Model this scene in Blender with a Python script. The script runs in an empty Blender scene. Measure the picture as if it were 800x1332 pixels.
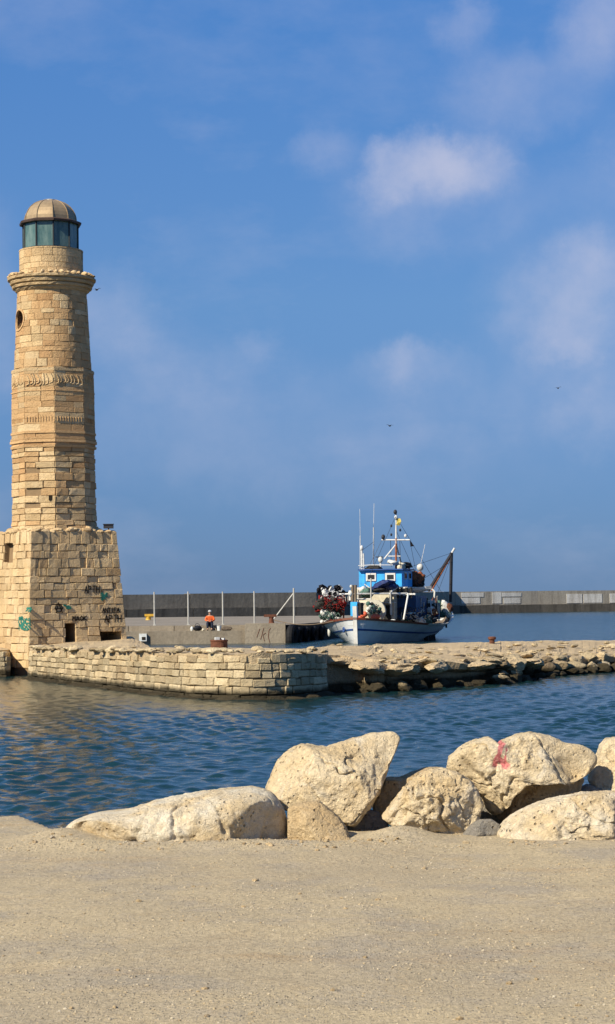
import bpy, bmesh, math, random
from mathutils import Vector, Matrix, noise
from math import sin, cos, pi, radians, sqrt, atan2

S = bpy.context.scene
COL = S.collection

# ------------------------------------------------------------------ camera
F = 2600.0            # focal length in photograph pixels (800 wide)
CX, HY = 400.0, 775.5 # column of the axis, row of the horizon on it
ROLL = radians(0.6)
EYE = 3.1
cam = bpy.data.cameras.new('camera')
cam.sensor_fit = 'HORIZONTAL'; cam.sensor_width = 36.0
cam.lens = F / 800.0 * 36.0
cam.shift_y = (HY - 666.0) / 800.0
cam.clip_start = 0.1; cam.clip_end = 20000.0
camo = bpy.data.objects.new('camera', cam); COL.objects.link(camo)
camo.matrix_world = Matrix.Translation((0, 0, EYE)) @ Matrix.Rotation(pi/2, 4, 'X') @ Matrix.Rotation(-ROLL, 4, 'Z')
S.camera = camo

# ------------------------------------------------------------------ sky, sun, exposure
SUN_AZ = radians(231)     # compass style: direction the light comes from, measured from +Y clockwise
SUN_EL = radians(38)
sunv = Vector((sin(SUN_AZ)*cos(SUN_EL), cos(SUN_AZ)*cos(SUN_EL), sin(SUN_EL)))
sl = bpy.data.lights.new('sun', 'SUN'); sl.energy = 5.0; sl.angle = radians(0.55); sl.color = (1.0, 0.90, 0.72)
so = bpy.data.objects.new('sun', sl); COL.objects.link(so)
so.location = (-40, -40, 60)
so.rotation_euler = sunv.to_track_quat('Z', 'Y').to_euler()
S.view_settings.view_transform = 'Standard'
S.view_settings.look = 'None'
S.view_settings.exposure = 0.55
S.view_settings.gamma = 1.0
S.view_settings.use_curve_mapping = False
S.render.engine = 'CYCLES'

def ray(px, py):
    a, b = px - CX, HY - py
    c, s = cos(ROLL), sin(ROLL)
    return (a*c + b*s)/F, (-a*s + b*c)/F
def W(px, py, d):
    a, b = ray(px, py)
    return Vector((a*d, d, EYE + b*d))
def G(px, py, z=0.0):
    a, b = ray(px, py)
    d = (z - EYE)/b
    return Vector((a*d, d, z))

world = bpy.data.worlds.new('World'); S.world = world; world.use_nodes = True
nt = world.node_tree; nt.nodes.clear()
def wn(t, **kw):
    n = nt.nodes.new(t)
    for k, v in kw.items(): setattr(n, k, v)
    return n
def wl(a, b): nt.links.new(a, b)
def wmath(op, a, b=None, c=None, clamp=False):
    n = wn('ShaderNodeMath', operation=op); n.use_clamp = clamp
    for i, v in enumerate((a, b, c)):
        if v is None: continue
        if isinstance(v, (int, float)): n.inputs[i].default_value = v
        else: wl(v, n.inputs[i])
    return n.outputs[0]
sky = wn('ShaderNodeTexSky', sky_type='NISHITA')
sky.sun_disc = False; sky.sun_elevation = SUN_EL; sky.sun_rotation = SUN_AZ
sky.altitude = 0; sky.air_density = 1.0; sky.dust_density = 0.2; sky.ozone_density = 2.5
tint = wn('ShaderNodeMix', data_type='RGBA', blend_type='MULTIPLY'); tint.inputs[0].default_value = 1.0
gam = wn('ShaderNodeGamma'); gam.inputs[1].default_value = 0.55; wl(sky.outputs[0], gam.inputs[0])
wl(gam.outputs[0], tint.inputs[6]); tint.inputs[7].default_value = (0.86, 1.24, 2.0, 1)
tc = wn('ShaderNodeTexCoord')
# marine haze: colour of the clear sky with elevation
sepz = wn('ShaderNodeSeparateXYZ'); wl(tc.outputs['Generated'], sepz.inputs[0])
rampz = wn('ShaderNodeValToRGB'); wl(wmath('MULTIPLY', sepz.outputs[2], 2.0, clamp=True), rampz.inputs[0])
els = rampz.color_ramp.elements
els[0].position = 0.02; els[0].color = (.60/1.5, .73/1.5, .92/1.5, 1)
els[1].position = 0.57; els[1].color = (.76/1.5, 1.14/1.5, 1.32/1.5, 1)
e_ = els.new(0.29); e_.color = (.90/1.5, 1.09/1.5, 1.13/1.5, 1)
tint2 = wn('ShaderNodeMix', data_type='RGBA', blend_type='MULTIPLY'); tint2.inputs[0].default_value = 1.0
wl(tint.outputs[2], tint2.inputs[6]); wl(rampz.outputs[0], tint2.inputs[7])
tint3 = wn('ShaderNodeMix', data_type='RGBA', blend_type='MULTIPLY'); tint3.inputs[0].default_value = 1.0
wl(tint2.outputs[2], tint3.inputs[6]); tint3.inputs[7].default_value = (1.5, 1.5, 1.5, 1)
# clouds: soft banks of vapour given by direction, broken up by noise
warp = wn('ShaderNodeTexNoise'); warp.inputs['Scale'].default_value = 22; warp.inputs['Detail'].default_value = 9; warp.inputs['Roughness'].default_value = 0.66
wl(tc.outputs['Generated'], warp.inputs['Vector'])
wsub = wn('ShaderNodeVectorMath', operation='SUBTRACT'); wl(warp.outputs['Color'], wsub.inputs[0]); wsub.inputs[1].default_value = (0.5, 0.5, 0.5)
wsc = wn('ShaderNodeVectorMath', operation='SCALE'); wl(wsub.outputs[0], wsc.inputs[0]); wsc.inputs['Scale'].default_value = 0.042
wad = wn('ShaderNodeVectorMath', operation='ADD'); wl(tc.outputs['Generated'], wad.inputs[0]); wl(wsc.outputs[0], wad.inputs[1])
DIRN = wad.outputs[0]
clouds = [  # px, py, half width, half height, strength
    (575, 215, 98, 52, .58), (497, 232, 36, 46, .36), (605, 200, 75, 38, .26), (525, 205, 60, 36, .20), (570, 258, 135, 85, .24),
    (422, 200, 48, 36, .17), (603, 35, 42, 38, .27), (672, 118, 120, 60, .27), (785, 30, 62, 75, .42),
    (745, 395, 120, 90, .34), (780, 360, 70, 62, .36), (735, 440, 55, 34, .34), (690, 400, 50, 50, .16), (545, 478, 85, 36, .18), (528, 470, 36, 26, .14),
    (762, 545, 62, 60, .24), (335, 455, 40, 26, .16), (150, 400, 66, 70, .26), (265, 545, 210, 95, .17),
    (640, 520, 240, 80, .14), (5, 430, 40, 100, .22), (480, 610, 330, 60, .10), (900, 200, 120, 80, .35),
    (-120, 300, 140, 70, .3), (1000, 460, 160, 70, .35), (800, 250, 150, 60, .12)]
acc = None
for (px, py, hw, hh, st) in clouds:
    a, b = ray(px, py); c = Vector((a, 1, b)).normalized()
    ux = Vector((0, 0, 1)).cross(c).normalized() * -1; uz = c.cross(ux).normalized()
    ax, az = hw/F*1.25, hh/F*1.25
    d1 = wn('ShaderNodeVectorMath', operation='DOT_PRODUCT'); wl(DIRN, d1.inputs[0]); d1.inputs[1].default_value = ux/ax
    d2 = wn('ShaderNodeVectorMath', operation='DOT_PRODUCT'); wl(DIRN, d2.inputs[0]); d2.inputs[1].default_value = uz/az
    x = wmath('SUBTRACT', d1.outputs['Value'], c.dot(ux)/ax); y = wmath('SUBTRACT', d2.outputs['Value'], c.dot(uz)/az)
    r2 = wmath('ADD', wmath('MULTIPLY', x, x), wmath('MULTIPLY', y, y))
    m = wmath('SUBTRACT', 1.0, r2, clamp=True)
    # keep to this side of the sky
    d3 = wn('ShaderNodeVectorMath', operation='DOT_PRODUCT'); wl(DIRN, d3.inputs[0]); d3.inputs[1].default_value = c
    m = wmath('MULTIPLY', m, wmath('GREATER_THAN', d3.outputs['Value'], 0.2))
    m = wmath('MULTIPLY', wmath('MULTIPLY', m, m), st)
    acc = m if acc is None else wmath('ADD', acc, m)
# thin cloud everywhere else in the sky
cn = wn('ShaderNodeTexNoise'); cn.inputs['Scale'].default_value = 7; cn.inputs['Detail'].default_value = 7; cn.inputs['Roughness'].default_value = 0.6
sc3 = wn('ShaderNodeVectorMath', operation='MULTIPLY'); wl(tc.outputs['Generated'], sc3.inputs[0]); sc3.inputs[1].default_value = (1, 1, 2.2)
wl(sc3.outputs[0], cn.inputs['Vector'])
mr = wn('ShaderNodeMapRange'); mr.inputs[1].default_value = 0.50; mr.inputs[2].default_value = 0.80; mr.inputs[3].default_value = 0; mr.inputs[4].default_value = 0.22
wl(cn.outputs['Fac'], mr.inputs[0])
acc = wmath('ADD', acc, mr.outputs[0])
# fine break-up inside the banks
fn = wn('ShaderNodeTexNoise'); fn.inputs['Scale'].default_value = 34; fn.inputs['Detail'].default_value = 10; fn.inputs['Roughness'].default_value = 0.55
wl(tc.outputs['Generated'], fn.inputs['Vector'])
mr2 = wn('ShaderNodeMapRange'); mr2.inputs[1].default_value = 0.3; mr2.inputs[2].default_value = 0.7; mr2.inputs[3].default_value = 0.5; mr2.inputs[4].default_value = 1.4
wl(fn.outputs['Fac'], mr2.inputs[0])
acc = wmath('MULTIPLY', acc, mr2.outputs[0])
acc = wmath('SUBTRACT', 1.0, wmath('POWER', 2.71828, wmath('MULTIPLY', acc, -1.0)))
cm = wn('ShaderNodeMix', data_type='RGBA'); wl(acc, cm.inputs[0]); wl(tint3.outputs[2], cm.inputs[6]); cm.inputs[7].default_value = (6.2, 6.3, 7.8, 1)
bg = wn('ShaderNodeBackground'); bg.inputs['Strength'].default_value = 0.0653
wl(cm.outputs[2], bg.inputs['Color'])
wo = wn('ShaderNodeOutputWorld'); wl(bg.outputs[0], wo.inputs[0])

# ------------------------------------------------------------------ materials
MATS = {}
class NT:
    def __init__(s, name):
        m = bpy.data.materials.new(name); m.use_nodes = True
        s.m = m; s.t = m.node_tree; s.b = s.t.nodes['Principled BSDF']; s.cache = {}
    def n(s, t, **kw):
        x = s.t.nodes.new(t)
        for k, v in kw.items(): setattr(x, k, v)
        return x
    def l(s, a, b): s.t.links.new(a, b)
    def pos(s):
        if 'pos' not in s.cache: s.cache['pos'] = s.n('ShaderNodeNewGeometry').outputs['Position']
        return s.cache['pos']
    def noise(s, scale, detail=5, rough=.6, vec=None, dist=0):
        x = s.n('ShaderNodeTexNoise'); x.inputs['Scale'].default_value = scale; x.inputs['Detail'].default_value = detail
        x.inputs['Roughness'].default_value = rough; x.inputs['Distortion'].default_value = dist
        s.l(vec or s.pos(), x.inputs['Vector']); return x.outputs['Fac']
    def vscale(s, v):
        x = s.n('ShaderNodeVectorMath', operation='MULTIPLY'); s.l(s.pos(), x.inputs[0]); x.inputs[1].default_value = v; return x.outputs[0]
    def mr(s, v, a, b, c=0, d=1):
        x = s.n('ShaderNodeMapRange'); s.l(v, x.inputs[0])
        for i, q in enumerate((a, b, c, d)): x.inputs[i+1].default_value = q
        return x.outputs[0]
    def math(s, op, a, b=None, clamp=False):
        x = s.n('ShaderNodeMath', operation=op); x.use_clamp = clamp
        for i, v in enumerate((a, b)):
            if v is None: continue
            if isinstance(v, (int, float)): x.inputs[i].default_value = v
            else: s.l(v, x.inputs[i])
        return x.outputs[0]
    def mix(s, f, a, b, bt='MIX'):
        x = s.n('ShaderNodeMix', data_type='RGBA', blend_type=bt)
        for i, v in ((0, f), (6, a), (7, b)):
            if isinstance(v, (int, float)): x.inputs[i].default_value = v
            elif isinstance(v, tuple): x.inputs[i].default_value = (v[0], v[1], v[2], 1)
            else: s.l(v, x.inputs[i])
        return x.outputs[2]
    def rnd(s):
        g = s.n('ShaderNodeNewGeometry'); o = s.n('ShaderNodeObjectInfo')
        return s.math('FRACT', s.math('ADD', g.outputs['Random Per Island'], o.outputs['Random']))
    def bump(s, h, dist, strength=1.0, prev=None):
        x = s.n('ShaderNodeBump'); x.inputs['Distance'].default_value = dist; x.inputs['Strength'].default_value = strength
        s.l(h, x.inputs['Height'])
        if prev: s.l(prev, x.inputs['Normal'])
        return x.outputs[0]
    def fin(s, col=None, rough=.85, nrm=None, spec=.25, metal=0):
        if isinstance(col, tuple): s.b.inputs['Base Color'].default_value = (*col, 1)
        elif col: s.l(col, s.b.inputs['Base Color'])
        if isinstance(rough, (int, float)): s.b.inputs['Roughness'].default_value = rough
        else: s.l(rough, s.b.inputs['Roughness'])
        s.b.inputs['Specular IOR Level'].default_value = spec; s.b.inputs['Metallic'].default_value = metal
        if nrm: s.l(nrm, s.b.inputs['Normal'])
        MATS[s.m.name] = s.m; return s.m

def stone_mat(name, c1, c2, c3, sc=1.0, damp_shade=None, bumpd=.02, rndamt=.35):
    m = NT(name); r = m.rnd()
    n1 = m.noise(1.3*sc, 5, .6); n2 = m.noise(9*sc, 6, .7); n3 = m.noise(40*sc, 4, .6)
    col = m.mix(m.mr(n1, .38, .62), c1, c2)
    col = m.mix(m.math('MULTIPLY', m.mr(n2, .5, .72), .55), col, c3)
    n0 = m.noise(.42*sc, 4, .6, m.vscale((1, 1, .6)), .5)
    col = m.mix(m.math('MULTIPLY', m.mr(n0, .47, .62), .5), col, tuple(.5*(a+b) for a, b in zip(c2, c3)))
    r2 = m.math('FRACT', m.math('MULTIPLY', r, 7.31))
    col = m.mix(m.math('MULTIPLY', m.mr(r2, .72, .98), .6), col, c3)
    val = m.mr(r, 0, 1, 1-rndamt, 1+rndamt*.55)
    val = m.math('MULTIPLY', val, m.mr(n3, .3, .7, .86, 1.1))
    cmb = m.n('ShaderNodeCombineColor'); 
    for i in range(3): m.l(val, cmb.inputs[i])
    col = m.mix(1.0, col, cmb.outputs[0], 'MULTIPLY')
    if damp_shade is not None:   # algae, damp and the undercut's shade darkened into the colour near the waterline, ragged
        sp = m.n('ShaderNodeSeparateXYZ'); m.l(m.pos(), sp.inputs[0])
        zz = m.math('ADD', sp.outputs[2], m.math('MULTIPLY', m.math('SUBTRACT', n1, .5), .30))
        col = m.mix(m.mr(zz, damp_shade, damp_shade+.12, .93, 0), col, (.03, .025, .014))
    v = m.n('ShaderNodeTexVoronoi'); v.inputs['Scale'].default_value = 14*sc; m.l(m.pos(), v.inputs['Vector'])
    h = m.math('ADD', m.math('MULTIPLY', n2, 1.0), m.math('MULTIPLY', m.mr(v.outputs['Distance'], 0, .35), .5))
    h = m.math('ADD', h, m.math('MULTIPLY', n3, .4))
    return m.fin(col, .92, m.bump(h, bumpd, 1.0), .15)

stone_mat('lighthouse_stone', (.65, .49, .285), (.595, .43, .23), (.42, .265, .13), 1.0, bumpd=.05, rndamt=.2)
stone_mat('ochre_stone', (.585, .375, .185), (.56, .37, .185), (.41, .23, .105), 1.2, bumpd=.05, rndamt=.18)
stone_mat('mortar', (.34, .24, .135), (.30, .21, .12), (.2, .13, .07), 2, rndamt=.05)
stone_mat('pier_stone', (.58, .475, .30), (.51, .40, .235), (.34, .245, .14), 1.2, damp_shade=.20, bumpd=.06, rndamt=.36)
stone_mat('pier_rock', (.40, .31, .19), (.31, .235, .145), (.17, .12, .075), 1.4, damp_shade=.30, bumpd=.06, rndamt=.45)
stone_mat('pier_ground', (.52, .40, .24), (.45, .345, .21), (.30, .22, .135), .8, damp_shade=.26, bumpd=.06, rndamt=.03)

def boulder_mat(name, pale, ochre, grey, paint=None, pits=1.0):
    m = NT(name)
    o = m.n('ShaderNodeObjectInfo')
    add = m.n('ShaderNodeVectorMath', operation='ADD'); m.l(m.pos(), add.inputs[0])
    sc = m.n('ShaderNodeVectorMath', operation='SCALE'); cr = m.n('ShaderNodeCombineXYZ')
    for i in range(3): m.l(o.outputs['Random'], cr.inputs[i])
    m.l(cr.outputs[0], sc.inputs[0]); sc.inputs['Scale'].default_value = 37; m.l(sc.outputs[0], add.inputs[1])
    P = add.outputs[0]
    n1 = m.noise(3.2, 5, .62, P); n2 = m.noise(11, 7, .68, P); n3 = m.noise(70, 5, .65, P); n4 = m.noise(5, 6, .6, P, .8)
    col = m.mix(m.mr(n1, .36, .58), pale, ochre)
    col = m.mix(m.math('MULTIPLY', m.mr(n2, .54, .74), .6), col, grey)
    col = m.mix(m.math('MULTIPLY', m.mr(n4, .56, .68), .55), col, (.62, .57, .47))
    vr = m.n('ShaderNodeTexVoronoi'); vr.inputs['Scale'].default_value = 22; vr.inputs['Randomness'].default_value = 1; m.l(P, vr.inputs['Vector'])
    pit = m.math('MULTIPLY', m.mr(vr.outputs['Distance'], .05, .24, 1, 0), m.mr(n1, .42, .52))
    vb = m.n('ShaderNodeTexVoronoi'); vb.inputs['Scale'].default_value = 60; m.l(P, vb.inputs['Vector'])
    pit2 = m.math('MULTIPLY', m.mr(vb.outputs['Distance'], .05, .25, 1, 0), m.mr(n2, .48, .6))
    val = m.mr(n3, .3, .7, .84, 1.12)
    cmb = m.n('ShaderNodeCombineColor')
    for i in range(3): m.l(val, cmb.inputs[i])
    col = m.mix(1.0, col, cmb.outputs[0], 'MULTIPLY')
    col = m.mix(m.math('MULTIPLY', pit, .7*pits), col, (.22, .14, .07))
    n6 = m.noise(2.1, 8, .72, P, 1.2)
    col = m.mix(m.math('MULTIPLY', m.mr(n6, .58, .66), .3), col, (.34, .26, .17))
    if paint:   # sprayed marks: two short bars in world position
        sp = m.n('ShaderNodeSeparateXYZ'); m.l(m.pos(), sp.inputs[0])
        acc = None
        for (p, q, wd) in paint:
            L = (q-p).length; t = (q-p)/L
            x = m.math('SUBTRACT', sp.outputs[0], p.x); z = m.math('SUBTRACT', sp.outputs[2], p.z)
            al = m.math('ADD', m.math('MULTIPLY', x, t.x), m.math('MULTIPLY', z, t.z))
            ac = m.math('SUBTRACT', m.math('MULTIPLY', x, t.z), m.math('MULTIPLY', z, t.x))
            ac = m.math('ADD', m.math('ABSOLUTE', ac), m.math('MULTIPLY', m.math('SUBTRACT', n2, .5), .05))
            k = m.math('MULTIPLY', m.mr(ac, wd*.7, wd, 1, 0), m.math('MULTIPLY', m.mr(al, -.01, .01), m.mr(al, L-.01, L+.01, 1, 0)))
            acc = k if acc is None else m.math('MAXIMUM', acc, k)
        acc = m.math('MULTIPLY', acc, m.mr(n3, .30, .5, .45, .9))
        col = m.mix(acc, col, (.62, .15, .17))
    n8 = m.noise(26, 6, .75, P, .6)
    h = m.math('ADD', m.math('MULTIPLY', n2, .8), m.math('ADD', m.math('MULTIPLY', n3, .35), m.math('MULTIPLY', m.mr(n8, .42, .62), .18)))
    h = m.math('SUBTRACT', h, m.math('MULTIPLY', pit, 1.1*pits))
    col = m.mix(m.math('MULTIPLY', m.mr(n8, .38, .30), .35), col, (.30, .21, .115))
    h = m.math('SUBTRACT', h, m.math('MULTIPLY', pit2, .35*pits))
    return m.fin(col, .93, m.bump(h, .034, 1.0), .12)
boulder_mat('boulder_limestone', (.72, .60, .405), (.62, .475, .275), (.47, .365, .235))
boulder_mat('boulder_white', (.74, .655, .495), (.64, .50, .30), (.54, .455, .33), pits=.9)
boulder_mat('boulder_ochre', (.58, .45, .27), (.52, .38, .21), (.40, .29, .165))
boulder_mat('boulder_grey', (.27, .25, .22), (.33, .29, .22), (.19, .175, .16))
boulder_mat('boulder_painted', (.73, .61, .415), (.63, .485, .28), (.49, .38, .24),
            [(W(644, 999, 13.4), W(657, 967, 13.4), .021), (W(647, 985, 13.4), W(663, 1000, 13.4), .022), (W(656, 1001, 13.4), W(661, 975, 13.4), .010)])

def sand_mat():
    m = NT('sand')
    n1 = m.noise(.55, 5, .55); n2 = m.noise(4, 6, .65); n3 = m.noise(45, 5, .7); n4 = m.noise(160, 3, .6); n5 = m.noise(1.4, 6, .7)
    col = m.mix(m.mr(n1, .42, .60), (.48, .388, .243), (.43, .35, .228))
    col = m.mix(m.math('MULTIPLY', m.mr(n5, .48, .64), .65), col, (.345, .30, .235))
    n7 = m.noise(.9, 7, .75, m.vscale((.5, 1.6, 1)))
    col = m.mix(m.math('MULTIPLY', m.mr(n7, .55, .66), .5), col, (.41, .285, .155))
    col = m.mix(m.math('MULTIPLY', m.mr(n2, .52, .75), .35), col, (.44, .315, .17))
    v = m.n('ShaderNodeTexVoronoi'); v.inputs['Scale'].default_value = 85; m.l(m.pos(), v.inputs['Vector'])
    g = m.n('ShaderNodeSeparateColor'); m.l(v.outputs['Color'], g.inputs[0])
    pe = m.math('MULTIPLY', m.mr(v.outputs['Distance'], .25, .42, 1, 0), m.mr(g.outputs[0], .72, .76))
    col = m.mix(m.math('MULTIPLY', pe, .7), col, m.mix(g.outputs[1], (.22, .19, .15), (.58, .52, .42)))
    val = m.math('MULTIPLY', m.mr(n3, .3, .7, .68, 1.24), m.mr(n4, .3, .7, .72, 1.22))
    cmb = m.n('ShaderNodeCombineColor')
    for i in range(3): m.l(val, cmb.inputs[i])
    col = m.mix(1.0, col, cmb.outputs[0], 'MULTIPLY')
    h = m.math('ADD', m.math('MULTIPLY', n3, .7), m.math('ADD', m.math('MULTIPLY', n4, .4), m.math('MULTIPLY', pe, .8)))
    b = m.bump(n2, .014, 1.0)
    return m.fin(col, .95, m.bump(h, .012, 1.0, b), .1)
sand_mat()

def water_mat():
    m = NT('water')
    va = m.vscale((1.0, .8, 1)); n1 = m.noise(9.0, 4, .6, va, .4); n2 = m.noise(.5, 3, .5, va, .3); n4 = m.noise(.9, 3, .5, va)
    sp = m.n('ShaderNodeSeparateXYZ'); m.l(m.pos(), sp.inputs[0])
    far = m.mr(sp.outputs[1], 112, 122, 0, 1)
    h = m.math('ADD', m.math('MULTIPLY', n1, .05), m.math('MULTIPLY', m.math('MULTIPLY', n4, far), 2.6))
    col = m.mix(m.mr(n2, .35, .65), (.005, .025, .028), (.008, .032, .036))
    m.b.inputs['IOR'].default_value = 1.33
    rg = m.mr(sp.outputs[1], 60, 240, .10, .20)     # unresolved ripples further out, where the wind reaches
    return m.fin(col, rg, m.bump(h, .25, 1.0), .34)
water_mat()

def concrete_mat(name, c1, c2, stain, sc=1.0, amount=.7):
    m = NT(name)
    n1 = m.noise(.35*sc, 5, .6); n2 = m.noise(1.0*sc, 6, .7, m.vscale((1.6, 1.6, .16))); n3 = m.noise(6*sc, 5, .65); r = m.rnd()
    col = m.mix(m.mr(n1, .4, .62), c1, c2)
    col = m.mix(m.math('MULTIPLY', m.mr(n2, .48, .68), amount), col, stain)
    val = m.math('MULTIPLY', m.mr(n3, .3, .7, .82, 1.12), m.mr(r, 0, 1, .88, 1.08))
    cmb = m.n('ShaderNodeCombineColor')
    for i in range(3): m.l(val, cmb.inputs[i])
    col = m.mix(1.0, col, cmb.outputs[0], 'MULTIPLY')
    return m.fin(col, .9, m.bump(m.math('ADD', n3, n1), .03), .15)
concrete_mat('breakwater_concrete', (.38, .345, .28), (.33, .295, .24), (.17, .145, .115), .8)
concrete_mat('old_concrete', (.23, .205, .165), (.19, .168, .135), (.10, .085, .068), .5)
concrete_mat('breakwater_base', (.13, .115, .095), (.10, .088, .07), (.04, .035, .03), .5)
concrete_mat('quay_concrete', (.30, .255, .19), (.26, .22, .165), (.17, .135, .095), 1.2, .55)
concrete_mat('quay_side_shade', (.05, .046, .042), (.04, .036, .033), (.02, .018, .016), 1.5)  # quay concrete darkened so its colour carries the side's shade
concrete_mat('quay_paving', (.24, .21, .17), (.20, .175, .14), (.15, .13, .10), .5, .4)
concrete_mat('whitewash', (.66, .64, .58), (.58, .55, .5), (.30, .27, .22), .8, .8)

def plain(name, c, rough=.55, spec=.35, metal=0, vary=.22, sc=6, dirt=None, damt=.5):
    m = NT(name); n1 = m.noise(sc, 5, .65); n2 = m.noise(sc*.35, 5, .65)
    val = m.mr(n1, .3, .7, 1-vary, 1+vary*.6)
    cmb = m.n('ShaderNodeCombineColor')
    for i in range(3): m.l(val, cmb.inputs[i])
    col = m.mix(1.0, c, cmb.outputs[0], 'MULTIPLY')
    if dirt: col = m.mix(m.math('MULTIPLY', m.mr(n2, .48, .66), damt), col, dirt)
    return m.fin(col, rough, m.bump(n1, .006), spec, metal)
plain('hull_paint', (.62, .64, .64), .42, .4, 0, .10, 2.2, (.36, .33, .28), .55)
plain('white_paint', (.66, .65, .60), .5, .35, 0, .12, 4, (.36, .31, .24), .5)
plain('cream_paint', (.58, .54, .42), .55, .3, 0, .14, 4, (.36, .29, .2), .5)
plain('blue_paint', (.05, .42, .86), .45, .4, 0, .16, 3, (.04, .22, .48), .6)
plain('cabin_shade_blue', (.012, .055, .15), .5, .3, 0, .35, 3)  # blue darkened to carry the shade of the cabin sides
plain('stripe_blue', (.02, .07, .24), .45, .35, 0, .2, 3, (.05, .08, .16), .6)
plain('rail_red', (.26, .075, .045), .6, .25, 0, .25, 4, (.22, .16, .12), .6)
plain('deck_wood', (.17, .13, .09), .8, .15)
plain('dark_gear', (.035, .033, .03), .8, .15, 0, .5, 9)
plain('red_net', (.22, .022, .02), .9, .05, 0, .6, 22, (.06, .01, .01), .8)
plain('green_net', (.07, .15, .12), .9, .05, 0, .6, 22, (.20, .22, .18), .6)
plain('blue_tarp', (.02, .035, .12), .6, .25, 0, .4, 7)
plain('orange_float', (.58, .11, .05), .45, .3)
plain('float_white', (.60, .60, .55), .45, .3, 0, .15, 8, (.3, .27, .2), .5)
plain('rust', (.14, .058, .035), .85, .15, 0, .4, 12, (.07, .03, .02), .7)
plain('orange_rust', (.30, .10, .045), .85, .15, 0, .4, 8, (.12, .05, .03), .6)
plain('dark_metal', (.03, .03, .035), .5, .4)
plain('galvanised', (.42, .41, .37), .5, .4, 0, .15, 5)
plain('mast_white', (.60, .60, .58), .45, .35)
plain('yellow_paint', (.56, .33, .04), .5, .3)
plain('yellow_flag', (.50, .40, .10), .8, .1)
plain('black_flag', (.012, .012, .016), .85, .1)
plain('white_flag', (.6, .6, .58), .8, .1)
plain('rubber', (.013, .013, .014), .75, .2)
plain('dome_metal', (.36, .265, .155), .5, .3, .35, .18, 4, (.22, .155, .09), .6)
plain('dome_trim', (.085, .055, .042), .55, .3, .3)
plain('frame_dark', (.022, .026, .028), .5, .3)
plain('graffiti_black', (.018, .014, .012), .85, .05)
plain('graffiti_green', (.035, .17, .13), .85, .05, 0, .35, 6)
plain('bird_dark', (.035, .035, .04), .8, .1)
plain('jacket_orange', (.68, .13, .035), .8, .1, 0, .2, 25)
plain('trousers_dark', (.022, .028, .045), .85, .1)
plain('cap_grey', (.42, .42, .41), .8, .1)
plain('skin', (.42, .24, .16), .6, .25)
plain('bag_black', (.015, .015, .018), .6, .3)
plain('plastic_white', (.62, .64, .62), .5, .3)
plain('interior_dark', (.03, .024, .018), .95, .05)
def glass_mats():
    m = NT('lantern_glass'); n1 = m.noise(2.2, 5, .65, m.vscale((1.5, 1.5, .4))); n2 = m.noise(9, 4, .6)
    col = m.mix(m.mr(n1, .36, .64), (.05, .115, .115), (.15, .225, .205))
    col = m.mix(m.math('MULTIPLY', m.mr(n2, .55, .75), .35), col, (.045, .075, .07))
    m.b.inputs['Transmission Weight'].default_value = .12
    m.fin(col, .16, m.bump(n1, .02), .5)
    m = NT('window_glass'); m.fin((.03, .03, .028), .12, None, .5)
glass_mats()

# ------------------------------------------------------------------ mesh helpers
ORG = {}
def tag(o, label=None, cat=None, group=None, kind=None):
    if label: o['label'] = label
    if cat: o['category'] = cat
    if group: o['group'] = group
    if kind: o['kind'] = kind
    return o
def empty(name, loc, label=None, cat=None, group=None, rz=0, local=False):
    o = bpy.data.objects.new(name, None); COL.objects.link(o); o.location = loc; o.rotation_euler = (0, 0, rz)
    o.empty_display_size = .3
    ORG[o] = Vector((0, 0, 0)) if local else Vector(loc)
    return tag(o, label, cat, group)
def mesh_obj(name, verts, faces, mat, parent=None, org=None, smooth=False, recalc=True, **tags):
    if parent is not None: org = ORG[parent]
    elif org is None: org = Vector((0, 0, 0))
    me = bpy.data.meshes.new(name)
    me.from_pydata([tuple(Vector(v) - org) for v in verts], [], faces)
    if recalc:
        bm = bmesh.new(); bm.from_mesh(me); bmesh.ops.recalc_face_normals(bm, faces=bm.faces); bm.to_mesh(me); bm.free()
    if smooth: me.polygons.foreach_set('use_smooth', [True]*len(me.polygons))
    me.materials.append(MATS[mat]); me.update()
    o = bpy.data.objects.new(name, me); COL.objects.link(o)
    if parent is not None: o.parent = parent
    else: o.location = org
    ORG[o] = Vector(org)
    return tag(o, **tags)

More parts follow.
